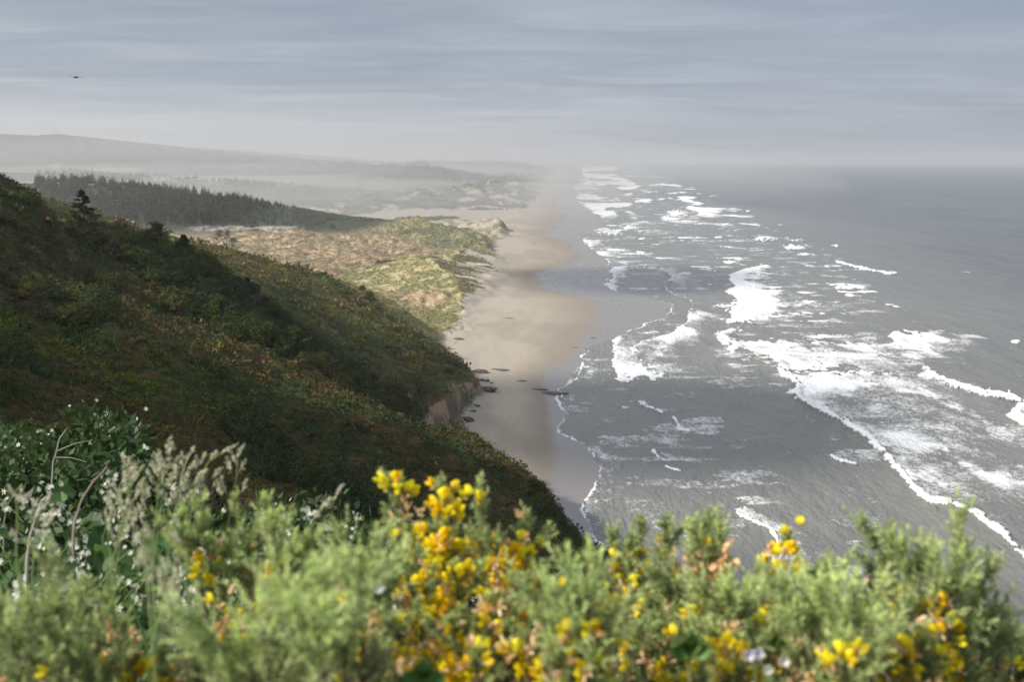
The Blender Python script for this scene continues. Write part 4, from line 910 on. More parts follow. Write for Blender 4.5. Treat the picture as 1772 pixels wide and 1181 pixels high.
BR = [
 ('gorse bush in the centre crowded with yellow flowers on tall plumes', 770, 1.5, [
  (685,812,1.52,742,33,5,0.72,1,.45,(0,.75)),(765,818,1.48,790,37,6,0.72,1,.45,(.02,.8)),(752,905,1.50,790,27,5,0.68,1,.40,(0,.6)),(832,858,1.55,838,13,4,0.85,1,.40,(0,.7)),
  (700,905,1.50,730,15,8,0.77,1,.36,(0,.8)),(790,965,1.42,800,20,4,0.77,.95,.34,(0,.8)),(862,935,1.48,842,13,5,0.85,1,.34,(0,.8)),(720,1010,1.38,735,18,8,0.77,.95,.30,(0,.8)),
  (845,1035,1.34,850,15,10,0.77,.95,.30,(0,.8)),(775,1070,1.30,780,18,8,0.77,.95,.30,(0,.8)),(690,1085,1.25,700,12,8,0.77,.9,.25,(0,.9)),(820,1120,1.22,825,12,10,0.77,.9,.22,(0,.9))]),
 ('gorse bush right of centre with a spiky flowered plume leaning right', 905, 1.5, [
  (912,866,1.56,868,16,8,.9,1,.42,(0,.65)),(895,990,1.45,880,7,8,1,1,.32,(0,.8)),(985,968,1.16,1000,1,2,1.5,1.25,.32,(.3,.8)),(1018,958,1.14,1015,5,5,1.5,1.3,.32,(.25,.55)),(950,1000,1.2,985,6,6,1.3,1.2,.28,(.1,.7)),
  (900,1080,1.28,905,6,12,.9,.9,.25,(0,.9)),(960,1090,1.2,965,4,10,1,1,.24,(0,.9)),(1010,1100,1.15,1000,3,4,1.2,1,.22,(0,.9)),(1040,1065,1.3,1035,4,3,1,.9,.25,(0,.8))]),
 ('pale green gorse bush left of centre with few flowers', 420, 1.5, [
  (312,890,1.55,345,0,1,1.17,1.15,.42,(.1,.8)),(345,883,1.55,355,4,2,1.09,1.15,.42,(.1,.35)),(402,848,1.6,440,0,2,0.98,1.1,.45,(.1,.8)),(455,840,1.56,480,2,3,1.09,1.2,.45,(.15,.5)),(470,888,1.5,500,3,2,1.17,1.2,.42,(.1,.5)),
  (512,928,1.5,515,0,5,1.17,1.2,.40,(.2,.8)),(430,928,1.6,450,1,2,1.01,1.1,.36,(.1,.8)),(385,993,1.5,385,9,8,0.78,.95,.34,(0,.6)),(545,1013,1.45,550,1,6,0.94,1.05,.32,(.1,.8)),(425,1038,1.45,430,7,7,0.78,.95,.30,(0,.7)),(505,1028,1.5,520,3,8,0.78,1,.3,(0,.8))]),
 ('grey-green gorse bush in the lower left corner of the picture', 130, 1.3, [
  (55,1030,1.22,60,0,2,1.5,1.05,.34,(.2,.9)),(20,1065,1.18,20,0,1,1.5,1.05,.3,(.2,.9)),(100,1040,1.25,110,0,2,1.4,1.0,.32,(.2,.9)),(145,1010,1.4,150,2,3,1.3,.95,.34,(.1,.5)),(185,1030,1.4,190,1,3,1.2,.95,.32,(.1,.5)),
  (215,1070,1.35,225,6,6,.9,.9,.28,(0,.5)),(280,1105,1.3,280,5,6,.8,.85,.24,(0,.6)),(90,1110,1.15,90,1,3,1.4,1,.24,(.1,.9)),(150,1120,1.2,150,1,4,1.2,.9,.24,(.1,.9)),(330,1110,1.35,340,2,3,1,.85,.22,(0,.8))]),
 ('large pale blurred gorse sprays close to the lens, lower left of centre', 560, 1.0, [
  (455,1085,.98,470,0,0,1.9,1.3,.24,(.3,.9)),(505,1065,.98,510,0,1,1.9,1.35,.26,(.3,.9)),(560,1085,.95,560,0,1,1.9,1.35,.24,(.3,.9)),(420,1120,1.0,425,0,1,1.8,1.3,.2,(.3,.9)),(600,962,1.35,615,1,2,1.5,1.2,.34,(.2,.8)),(632,975,1.36,635,1,2,1.5,1.15,.32,(.2,.8)),
  (640,1040,1.2,645,8,6,1,1,.28,(0,.6)),(600,1060,1.15,600,5,7,1,1,.25,(0,.7)),(655,1110,1.15,655,4,6,1,1,.22,(0,.8)),(570,1030,1.3,575,2,6,1,1,.26,(0,.8))]),
 ('feathery gorse bush standing against the sea with small scattered flowers', 1170, 1.6, [
  (1062,893,1.74,1085,7,4,1,1.02,.46,(.08,.8)),(1108,888,1.72,1115,5,4,1,1,.46,(.08,.8)),(1152,888,1.72,1140,5,4,1,1,.44,(.08,.8)),(1205,880,1.62,1195,2,3,1.3,1.1,.44,(.15,.8)),(1245,895,1.58,1225,1,8,1.2,1.1,.42,(.08,.2)),(1225,925,1.6,1215,3,6,1.2,1,.40,(.05,.3)),
  (1090,955,1.62,1095,9,5,1,.95,.36,(0,.8)),(1135,985,1.6,1140,8,5,1,.95,.34,(0,.8)),(1175,1000,1.5,1180,3,4,1.2,1,.32,(.1,.8)),(1130,1060,1.45,1130,5,4,1,.9,.28,(0,.8)),(1185,1075,1.4,1185,3,5,1,.9,.26,(0,.8)),(1090,1080,1.4,1085,4,4,1,.9,.26,(0,.8))]),
 ('gorse bush with one slim orange-yellow flower spike rising before the sea', 1300, 1.5, [
  (1368,892,1.55,1305,16,6,.7,.9,.40,(0,.62),.6),(1262,1000,1.36,1270,1,2,1.5,1.2,.32,(.2,.8)),(1295,1000,1.34,1290,1,2,1.5,1.2,.32,(.2,.8)),(1240,1075,1.3,1245,7,4,1,.95,.26,(0,.7)),(1280,1090,1.28,1275,8,5,1,.95,.25,(0,.6)),(1330,1100,1.35,1330,3,6,1,.85,.24,(0,.8)),
  (1350,1005,1.5,1365,1,1,1,.85,.32,(.1,.5)),(1220,1120,1.25,1220,6,4,1,.9,.2,(0,.8))]),
 ('bright green gorse spray in front of the sea, left of the tall right-hand bush', 1430, 1.3, [
  (1398,975,1.42,1420,1,1,1.1,1.0,.36,(.05,.4)),(1432,985,1.40,1435,1,0,1.1,1.0,.34,(.1,.4)),(1440,1005,1.24,1445,0,2,1.6,1.3,.32,(.3,.8)),(1480,1015,1.22,1475,0,3,1.6,1.3,.3,(.3,.8)),(1405,1045,1.26,1415,1,4,1.6,1.25,.28,(.2,.8)),(1455,1090,1.2,1455,4,5,1.2,1,.22,(0,.6)),
  (1515,1030,1.35,1510,2,3,1.2,1.1,.3,(.05,.6)),(1390,1110,1.3,1390,2,5,1,.85,.2,(0,.8))]),
 ('tall gorse bush at the right with long green fingers and yellow clusters', 1620, 1.4, [
  (1552,938,1.42,1560,0,1,1.2,.95,.40,(.3,.8)),(1535,975,1.45,1550,8,4,.9,.9,.36,(0,.4)),(1598,955,1.38,1600,1,1,1.3,1.05,.40,(.3,.8)),(1622,932,1.34,1615,0,0,1.4,1.1,.42,(.3,.8)),(1662,945,1.36,1650,0,0,1.4,1.08,.40,(.3,.8)),(1712,955,1.40,1670,0,1,1.3,1.05,.40,(.3,.8)),
  (1695,1000,1.5,1665,2,1,1.2,.85,.36,(.1,.5)),(1620,1010,1.36,1620,12,7,1,.95,.34,(0,.45)),(1575,1030,1.34,1580,5,5,1,.9,.3,(0,.6)),(1655,1090,1.4,1650,6,4,1,.8,.26,(0,.7)),(1560,1100,1.3,1560,6,7,1,.85,.24,(0,.6)),(1600,1110,1.28,1600,4,5,1,.8,.22,(0,.8))]),
 ('darker green gorse bush filling the lower right corner', 1720, 1.8, [
  (1752,1062,1.9,1745,1,1,1.1,.78,.34,(.2,.8)),(1720,1050,1.85,1715,1,2,1.1,.75,.34,(.2,.8)),(1768,1085,1.8,1770,0,1,1.1,.78,.3,(.2,.8)),(1690,1090,1.7,1690,2,3,1,.75,.28,(.1,.8)),(1730,1110,1.6,1730,3,3,1,.75,.24,(.1,.8)),(1765,1130,1.6,1765,1,2,1.1,.75,.22,(.1,.8)),(1660,1130,1.5,1665,3,4,1,.75,.2,(0,.8))]),
]
sd_i = 0
for lab, bx_, bd, brs in BR:
    bush = bush_at(bx_, bd, lab)
    for b_ in brs:
        sd_i += 1; tx_, ty_, d_, base_, nf, nd, fl_, gr, ln_, sp_ = b_[:10]
        gorse_branch(bush, lab, (tx_, ty_), d_, base_, nf, nd, fl_, gr, ln_, sd_i, sp_, b_[10] if len(b_) > 10 else 1.0)
    # the woody inside of the bush, its shade put into dimmed foliage colours
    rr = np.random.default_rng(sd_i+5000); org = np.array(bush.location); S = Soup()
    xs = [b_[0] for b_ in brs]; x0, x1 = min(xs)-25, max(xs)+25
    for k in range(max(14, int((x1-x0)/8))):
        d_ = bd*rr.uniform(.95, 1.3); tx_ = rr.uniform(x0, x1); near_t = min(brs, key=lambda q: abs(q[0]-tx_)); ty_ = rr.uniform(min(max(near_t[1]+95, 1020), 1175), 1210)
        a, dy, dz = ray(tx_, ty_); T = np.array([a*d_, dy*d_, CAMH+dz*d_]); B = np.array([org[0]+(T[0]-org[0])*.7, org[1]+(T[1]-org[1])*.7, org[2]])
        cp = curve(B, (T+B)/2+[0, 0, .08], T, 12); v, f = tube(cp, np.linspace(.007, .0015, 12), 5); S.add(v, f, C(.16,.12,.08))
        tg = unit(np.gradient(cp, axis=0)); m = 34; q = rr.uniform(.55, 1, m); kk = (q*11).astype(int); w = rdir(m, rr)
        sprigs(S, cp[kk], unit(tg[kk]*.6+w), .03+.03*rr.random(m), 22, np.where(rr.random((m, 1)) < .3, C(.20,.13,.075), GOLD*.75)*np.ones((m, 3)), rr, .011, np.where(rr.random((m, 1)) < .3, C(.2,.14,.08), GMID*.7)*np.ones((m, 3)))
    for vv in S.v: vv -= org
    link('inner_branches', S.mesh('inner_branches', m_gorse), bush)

# vines with white star flowers, dark leafy shrubs behind them
def vleaf(S, c, nrm, up, s, colr, rr):
    """five-lobed leaf"""
    u = unit(np.cross(nrm, up)); w = np.cross(u, nrm); th = np.linspace(0, 2*math.pi, 15, endpoint=False)
    rad = s*(.62+.38*np.abs(np.cos(th*2.5))**1.2)*(1-.25*np.cos(th)*-1*(np.abs(th-math.pi) < 3.2)); rad[0] = s*.25
    p = c + np.cos(th)[:, None]*rad[:, None]*-w + np.sin(th)[:, None]*rad[:, None]*u + nrm*(.12*s*np.cos(th*2))[:, None]
    v = np.concatenate([[c-nrm*.08*s], p]); f = np.array([(0, 1+i, 1+(i+1) % 15) for i in range(15)]); S.add(v, f, colr*rr.uniform(.85, 1.15))
def star(S, c, nrm, s, rr):
    u = unit(np.cross(nrm, rr.normal(size=3))); w = np.cross(nrm, u); th = np.arange(6)*math.pi/3
    d = np.cos(th)[:, None]*u+np.sin(th)[:, None]*w+nrm*.25; t_ = np.cross(nrm, d)
    v, f = quads_from(c+d*s*.5, unit(d), unit(t_), np.full(6, s*1.05), s*.36); S.add(v, f, C(.84,.86,.76))
    v, f = quads_from(np.array([c+nrm*s*.1]), u[None], w[None], [s*.4], s*.4); S.add(v, f, C(.70,.66,.20))
def vine(pxy, d, label, nleaf=22, nsp=5, s=1.0, seed=0, width=.45):
    rr = np.random.default_rng(seed+3000); a, dy, dz = ray(*pxy); T = np.array([a*d, dy*d, CAMH+dz*d]); g = float(hsample(T[0], T[1])); H_ = max(T[2]-g, .3)
    e_ = empty('flowering_vine', (T[0], T[1], g)); tag(e_, label, 'vine', 'white flowering vines'); W_ = width*d/3.2
    for k in range(nleaf):
        S = Soup() if k == 0 else S
        q = rr.uniform(.25, .96); c = np.array([rr.normal()*W_*.55, rr.normal()*W_*.4, H_*q]); nrm = unit(np.array([rr.normal()*.5, -.75, .75])+rr.normal(size=3)*.35)
        vleaf(S, c, nrm, np.array([0, 0, 1.0]), rr.uniform(.035, .06)*s, C(.055,.12,.030)*rr.uniform(.6, 1.3), rr)
    link('leaves', S.mesh('leaves', m_vine), e_)
    S = Soup()
    for k in range(6):
        p1 = np.array([rr.normal()*W_*.6, rr.normal()*W_*.3, H_*rr.uniform(.6, 1)]); v, f = tube(curve(np.zeros(3), np.array([p1[0]*.2, p1[1]*.2, H_*.8]), p1, 12), .0022, 4); S.add(v, f, C(.16,.24,.07))
    link('stem', S.mesh('stem', m_stem), e_)
    for k in range(nsp):
        S = Soup(); b0 = np.array([rr.normal()*W_*.6, rr.normal()*W_*.3-.03, H_*rr.uniform(.55, 1.0)]); b1 = b0+np.array([rr.normal()*.03, rr.normal()*.02-.02, rr.uniform(.06, .13)])*s
        cp = curve(b0, (b0+b1)/2+[.01, 0, .01], b1, 9); v, f = tube(cp, .0012, 4); S.add(v, f, C(.30,.40,.12))
        for j in range(int(rr.integers(8, 16))):
            star(S, cp[int(rr.integers(2, 9))]+rr.normal(size=3)*.013*s, unit(np.array([0, -.8, .3])+rr.normal(size=3)*.6), rr.uniform(.008, .0125)*s, rr)
        link('flower_spray', S.mesh('flower_spray', m_petal), e_)
VN = [((55,860),3.1,'leftmost white-flowered vine spray beside the pale bare stick',20,6),((100,845),3.0,'vine with the densest tuft of white stars at the head of the pale stick',18,9),((140,862),3.0,'vine with white stars just right of the pale stick',20,6),
 ((165,900),2.8,'vine with a curling tendril and loose white flowers',20,6),((30,930),2.7,'leafy vine low at the left edge',24,4),((75,960),2.6,'vine with a cluster of white stars below the bare stick',20,8),((130,990),2.5,'vine with many white stars above the corner gorse',20,9),
 ((20,1000),2.4,'white flower cluster at the left edge above the corner gorse',14,8),((200,970),2.6,'vine with scattered stars left of the long grass stems',20,6),((235,1010),2.5,'vine of star flowers between the long grass stems',16,8),
 ((330,1000),2.7,'dark leaved vine behind the right side of the grass tuft',24,5),((280,930),2.9,'vine with pale stars behind the drooping grass plume',16,6),((365,885),3.3,'vine peeping above the left green gorse spray',12,6),((440,960),3.0,'vine seen through the gap between two gorse sprays',20,7),
 ((455,1010),2.7,'broad leaved vine low between the gorse sprays',22,4),((560,960),3.4,'small vine right of the pale green gorse bush',12,5),((630,940),3.6,'small white-flowered vine left of the yellow plumes',10,5),((1235,1140),2.0,'broad green leaf cluster at the foot of the sea-side gorse',6,1),
 ((390,1060),2.3,'dark leaves under the left gorse spray',20,3),((300,1090),2.2,'vine leaves and stars at the foot of the grass tuft',20,4),((160,1060),2.3,'vine behind the corner gorse',20,5)]
for k, (pp, d_, lab, nlf, nsp) in enumerate(VN): vine(pp, d_, lab, nlf, nsp, 1.0, k)
# leafy shrubs with small white blossom further back
def leafy(name, pxy, d, rx, rz, n, leaf, colr, label, cat, seed, white=0, group=None):
    rr = np.random.default_rng(seed+7000); p = hit(*pxy)[0] if d is None else None
    if d is None: T = p
    else: a, dy, dz = ray(*pxy); T = np.array([a*d, dy*d, CAMH+dz*d])
    g = float(hsample(T[0], T[1])); e_ = empty(name, (T[0], T[1], g)); H_ = max(T[2]-g, rz*.6) if d is not None else rz
    S = Soup(); cs = rr.normal(size=(9, 3))*np.array([rx*.5, rx*.4, 0])+np.array([0, 0, 1])*rr.uniform(.3, .85, (9, 1))*H_
    for c in cs:
        m = n//9; o = unit(rr.normal(size=(m, 3))); p_ = c+o*rr.uniform(.5, 1, (m, 1))*np.array([rx*.42, rx*.42, min(rz, H_)*.42]); dd_ = unit(o+rr.normal(size=(m, 3))*.7)
        v, f = quads_from(p_, dd_, unit(np.cross(dd_, rr.normal(size=(m, 3)))), leaf*rr.uniform(.6, 1.4, m), leaf*.5); S.add(v, f, colr*rr.uniform(.5, 1.5, (m, 1))*rr.uniform(.8, 1.2))
    link('leaves', S.mesh('leaves', m_vine), e_); T_ = Soup()
    for c in cs: v, f = tube(curve(np.zeros(3), np.array([c[0]*.3, c[1]*.3, c[2]*.7]), c, 8), np.linspace(.012, .004, 8)*rx, 5); T_.add(v, f, C(.16,.12,.09))
    link('stem', T_.mesh('stem', m_stem), e_)
    if white:
        S = Soup()
        for j in range(white): c = cs[int(rr.integers(9))]; star(S, c+unit(rr.normal(size=3)+[0, -.6, .5])*np.array([rx*.45, rx*.45, min(rz, H_)*.45]), unit(np.array([0, -.8, .4])+rr.normal(size=3)*.5), rr.uniform(.010, .018)*leaf/.06, rr)
        tag(link('blossoms', S.mesh('blossoms', m_petal), e_), kind='stuff')
    tag(e_, label, cat, group); return e_
LS = [((20,770),7,1.0,.9,'dark leafy shrub dotted with white blossom at the left edge',70),((70,785),7,.9,.9,'leafy shrub with white blossom left of the thin forked twigs',60),((130,800),6.5,.9,.9,'leafy shrub with white blossom under the forked twigs',50),((20,850),5.2,.8,.8,'deep green shrub low at the left edge',25),
 ((100,840),5.5,.8,.8,'deep green shrub behind the tuft of white stars',25),((185,840),5.8,.8,.8,'green shrub with a few blossoms right of the leaning twig',35),((240,870),5.0,.7,.7,'dark shrub behind the left grass heads',15),((40,900),4,.7,.8,'dark leafy shrub behind the leftmost vines',5),((150,930),4,.7,.8,'dark leafy shrub behind the tendril vine',5),
 ((260,950),3.9,.7,.8,'dark leafy shrub behind the long grass stems',5),((350,950),4.2,.7,.8,'dark leafy shrub behind the first gorse spray',8),((430,930),4.6,.7,.8,'dark leafy shrub in the gap of the gorse',8),((80,1060),3.2,.7,.8,'leafy shrub behind the corner gorse',5),((250,1070),3.0,.7,.8,'leafy shrub at the foot of the grass tuft',5),
 ((430,1060),3.4,.7,.8,'leafy shrub below the gap in the gorse',5),((540,1000),4.5,.8,.8,'brown-green shrub behind the tan dried gorse flowers',8),((330,870),7.5,1.0,.7,'brownish shrub behind the tall grass heads',0),((640,1010),5,.8,.7,'low brownish shrub behind the yellow bush',8),((1040,1080),4,.7,.6,'dark undergrowth behind the pale right-of-centre sprays',3),((1000,1120),3,.6,.6,'dark undergrowth at the foot of the right-of-centre gorse',0)]
for k, (pp, d_, rx_, rz_, lab, wh) in enumerate(LS): leafy('leafy_shrub', pp, d_, rx_, rz_, 2600, .075 if d_ > 4.5 else .06, C(.045,.085,.024) if 'brown' not in lab else C(.065,.06,.03), lab, 'shrub', k, wh, 'leafy shrubs behind the gorse')

# grasses
def headed_grass(pts, d, label, seed, nhead=10, hs=1.0, base=None, blades=0):
    """a flowering grass stalk: stem through photo pixels pts (top first), seed head tufts along its upper part"""
    rr = np.random.default_rng(seed+9000); P3 = []
    for (a_, b_) in pts: a, dy, dz = ray(a_, b_); P3.append((a*d, dy*d, CAMH+dz*d))
    P3 = np.array(P3)[::-1]; g = P3[0]-[0, 0, .35]; P3 = np.concatenate([[g], P3]); e_ = empty('grass_stalk', tuple(g)); P3 = P3-g
    t_ = np.linspace(0, len(P3)-1, 24); cp = np.stack([np.interp(t_, np.arange(len(P3)), P3[:, i]) for i in range(3)], 1)
    S = Soup(); v, f = tube(cp, np.linspace(.0016, .0007, 24), 5); S.add(v, f, C(.26,.33,.14)); link('stem', S.mesh('stem', m_stem), e_)
    tg = unit(np.gradient(cp, axis=0)); S = Soup()
    for j in range(nhead):
        q = 1-.42*j/max(nhead-1, 1)*(.9+.2*rr.random()); k = int(q*23); side = unit(rr.normal(size=3)*[1, .5, .3]); o = cp[k]+side*(.004+.026*(1-q)/.42)*hs; d0 = unit(tg[k]+side*.5)
        m = 26; u_ = rr.normal(size=(m, 3))*.0019*hs; al = rr.uniform(-1, 1, (m, 1)); p_ = o+d0*al*.011*hs+u_*(1-al**2); dd_ = unit(d0+rr.normal(size=(m, 3))*.4)
        v, f = quads_from(p_, dd_, unit(np.cross(dd_, rr.normal(size=(m, 3)))), np.full(m, .0055*hs), .0032*hs); S.add(v, f, np.where(rr.random((m, 1)) < .3, C(.58,.50,.42), C(.66,.68,.47))*rr.uniform(.8, 1.2, (m, 1)))
    link('seed_head', S.mesh('seed_head', m_petal), e_); return tag(e_, label, 'grass', 'flowering grass stalks')
GS = [([(292,762),(285,810),(278,880),(262,1000)],1.75,'tallest grass head, left of centre above the dark slope',14),([(275,795),(275,850),(262,960)],1.8,'grass head with loose tufts left of the tallest one',12),([(325,785),(312,830),(300,900),(285,1010)],1.75,'grass head leaning right beside the tallest one',10),
 ([(215,798),(222,850),(205,930),(170,1060)],1.7,'pointed grass head above the dense left tuft',12),([(235,812),(225,850),(212,920),(190,1040)],1.7,'grass head with drooping side tufts left of centre',12),([(200,845),(215,900),(190,1000)],1.65,'broad grass head low on the left',14),([(398,775),(360,800),(335,860),(320,960)],1.8,'grass head arching to the right over the slope',8),
 ([(412,778),(410,820),(400,880),(385,960)],1.8,'upright brownish grass head near the pale gorse spray',8),([(345,820),(322,860),(305,930)],1.75,'short grass head right of the tall group',10),([(588,852),(562,875),(535,910),(520,960)],1.7,'small grass head leaning over the dark thicket',4),([(572,915),(545,905),(525,930)],1.7,'drooping grass tip right of the pale gorse',2),
 ([(26,850),(30,880),(28,960)],1.6,'blurred brown grass head near the left edge',5),([(75,870),(62,920),(55,1000)],1.6,'brown grass head crossing the white vine flowers',5),([(30,1060),(22,1110),(20,1170)],1.2,'reddish grass head in the corner gorse',6)]
for k, (pt, d_, lab, nh) in enumerate(GS): headed_grass(pt, d_, lab, k, nh, 1.15)
# one drooping plume, thick and pale
e_ = headed_grass([(293,1050),(288,1010),(280,975),(262,930),(245,925),(250,960),(262,1080)], 1.15, 'thick pale drooping grass plume in front of the vines', 40, 26, .9)
def blade_tuft(pxc, py0, d, n, label, seed, spread=.10, h=.5, colr=C(.14,.24,.07)):
    rr = np.random.default_rng(seed+11000); a, dy, dz = ray(pxc, py0); T = np.array([a*d, dy*d, CAMH+dz*d]); e_ = empty('grass_tuft', (T[0], T[1], T[2]-h)); S = Soup()
    for j in range(n):
        b0 = np.array([rr.normal()*spread*.3, rr.normal()*spread*.3, -.1]); tip = np.array([rr.normal()*spread*1.3+.03, rr.normal()*spread*.5, h*rr.uniform(.55, 1.05)]); mid = (b0+tip)/2+np.array([-tip[0]*.3, 0, h*.12]); cp = curve(b0, mid, tip, 9)
        w = unit(np.array([1.0, rr.normal()*.5, 0])); wd_ = np.linspace(.0035, .0006, 9)[:, None]; v = np.stack([cp-w*wd_, cp+w*wd_], 1).reshape(-1, 3); S.add(v, grid_faces(9, 2), colr*rr.uniform(.6, 1.5))
    link('blades', S.mesh('blades', m_vine), e_); tag(e_, label, 'grass')
blade_tuft(235, 930, 1.75, 46, 'tuft of long green grass stems left of centre', 1, .16, .5); blade_tuft(300, 950, 1.9, 30, 'tuft of thin grass behind the drooping plume', 2, .14, .45); blade_tuft(120, 960, 1.9, 20, 'sparse long grass blades at the left', 3, .2, .45)
blade_tuft(40, 1000, 1.6, 14, 'few arching grass blades at the left edge', 4, .15, .4); blade_tuft(480, 1010, 1.9, 18, 'grass blades between the gorse sprays', 5, .12, .35)
# dry sticks
def stick(pts, d, r0, label, colr=C(.50,.46,.43), name='dry_stick', fork=None):
    P3 = []
    for i, (a_, b_) in enumerate(pts): a, dy, dz = ray(a_, b_); P3.append((a*d, dy*d, CAMH+dz*d))
    P3 = np.array(P3); o = P3[-1].copy(); cp = P3-o; t_ = np.linspace(0, len(cp)-1, 14); cp = np.stack([np.interp(t_, np.arange(len(cp)), cp[:, i]) for i in range(3)], 1)
    cp = cp + np.random.default_rng(int(pts[0][0])).normal(size=cp.shape)*r0*.22
    S = Soup(); v, f = tube(cp, np.linspace(r0*.45, r0, 14), 6); S.add(v, f, colr)
    if fork is not None:
        for (k, a_, b_) in fork: a, dy, dz = ray(a_, b_); q = np.array((a*d, dy*d, CAMH+dz*d))-o; v, f = tube([cp[k], (cp[k]+q)/2+[0, 0, .01], q], [r0*.5, r0*.4, r0*.2], 5); S.add(v, f, colr)
    return tag(link(name, S.mesh(name, m_stem), None, tuple(o)), label, 'stick')
stick([(80,860),(66,880),(52,930),(44,990),(46,1060),(44,1180)], 2.3, .0045, 'pale bare stick curving up through the white vine flowers')
stick([(186,808),(160,835),(140,870),(128,905),(126,960)], 2.6, .0038, 'thick grey-brown stick leaning right above the vines', C(.34,.28,.25))
stick([(115,742),(103,760),(97,785),(92,800),(88,860)], 5, .005, 'thin forked twig against the brown slope', C(.38,.34,.31), fork=[(6,160,762),(8,150,800)])
stick([(335,775),(322,800),(314,830),(312,870)], 2.6, .0022, 'hair-thin twig rising beside the tall grass heads', C(.40,.35,.31)); stick([(238,870),(244,890),(246,905)], 2.4, .003, 'short broken stick by the grass heads', C(.45,.40,.36)); stick([(420,905),(405,930),(385,955)], 2.4, .003, 'thin stick leaning between the left gorse sprays')
stick([(38,838),(15,870),(7,900),(6,960)], 3.0, .003, 'thin brown twig bending at the left edge', C(.25,.21,.18))
# white and lilac blossoms caught in the gorse
def pale_flower(pxy, d, s, n, colr, label, seed):
    rr = np.random.default_rng(seed+12000); a, dy, dz = ray(*pxy); T = np.array([a*d, dy*d, CAMH+dz*d]); e_ = empty('pale_blossom', (T[0], T[1], T[2]-.2)); S = Soup()
    for j in range(n):
        c = np.array([0, 0, .2])+rr.normal(size=3)*s*(.9 if n > 1 else 0)*np.array([1.3, .6, .8])
        for q in range(5):
            d0 = unit(np.array([math.cos(q*1.257), -.35, math.sin(q*1.257)])+rr.normal(size=3)*.15); petal(S, c, d0, unit(np.cross(d0, [0, 1, .1])), s, s*.9, s*.15, colr, 3, 3)
    link('petals', S.mesh('petals', m_petal, True), e_); S = Soup(); v, f = tube([(0, 0, -.25), (.01, 0, 0), (0, .003, .2)], .0014, 5); S.add(v, f, C(.14,.2,.08)); link('stem', S.mesh('stem', m_stem), e_); tag(e_, label, 'flower')
pale_flower((666,1022), 1.2, .007, 2, C(.86,.84,.90), 'small lilac-white blossom left of the yellow bush', 1); pale_flower((1308,1134), 1.15, .009, 2, C(.82,.80,.88), 'lilac-white blossom among the yellow flowers lower right', 2); pale_flower((1335,1150), 1.15, .008, 2, C(.80,.82,.74), 'cream blossom beside the lilac one', 3)
pale_flower((530,1062), 1.0, .010, 4, C(.78,.80,.62), 'cream blossom head on the large blurred spray', 4); pale_flower((985,1145), 1.2, .008, 9, C(.74,.80,.66), 'cluster of greenish white blossom at the bottom centre', 5); pale_flower((478,1090), .98, .009, 3, C(.72,.76,.55), 'greenish cream buds on the left of the blurred spray', 6)
# broad leaves in the gorse
def broad_leaf(pxy, d, s, label, seed):
    rr = np.random.default_rng(seed+13000); a, dy, dz = ray(*pxy); T = np.array([a*d, dy*d, CAMH+dz*d]); e_ = empty('bramble_stem', (T[0], T[1], T[2]-.25))
    for k in range(3):
        S = Soup(); th = (k-1)*1.1; d0 = unit(np.array([math.sin(th), -.15, math.cos(th)])); nrm_u = unit(np.cross(d0, [0, 1, 0])); petal(S, np.array([0, 0, .25]), d0, nrm_u, s*(1 if k == 1 else .85), s*.75, .004, C(.13,.24,.06)*rr.uniform(.85, 1.1), 6, 6); link('leaf', S.mesh('leaf', m_vine, True), e_)
    S = Soup(); v, f = tube([(0, 0, -.1), (.01, 0, .1), (0, 0, .25)], .002, 5); S.add(v, f, C(.2,.22,.1)); link('stem', S.mesh('stem', m_stem), e_); tag(e_, label, 'bramble')
broad_leaf((1192,1128), 1.15, .032, 'bramble stem with one broad green leaf low in the seaside gorse', 1); broad_leaf((1330,1120), 1.3, .03, 'small broad leaves right of the lilac blossom', 2); broad_leaf((735,1175), 1.0, .03, 'grey-green broad leaf at the bottom edge below the yellow bush', 3)
# the hedge goes on past both edges of the picture
def copy_tree(o, parent=None):
    kids = list(o.children); c = o.copy(); col.objects.link(c); c.parent = parent
    for ch in kids: copy_tree(ch, c)
    return c
bs = [o for o in col.objects if o.name.startswith('gorse_bush') and o.parent is None]
for src, dx_b, lab in ((bs[8], .62, 'gorse bush just beyond the right edge of the picture'), (bs[7], 1.35, 'second gorse bush beyond the right edge of the picture'), (bs[5], 2.2, 'third gorse bush beyond the right edge of the picture'),
                     (bs[3], -.62, 'gorse bush just beyond the left edge of the picture'), (bs[2], -1.5, 'second gorse bush beyond the left edge of the picture')):
    g0 = float(hsample(src.location.x, src.location.y)); c_ = copy_tree(src); c_.location.x += dx_b; c_.location.z += float(hsample(c_.location.x, c_.location.y))-g0; c_['label'] = lab
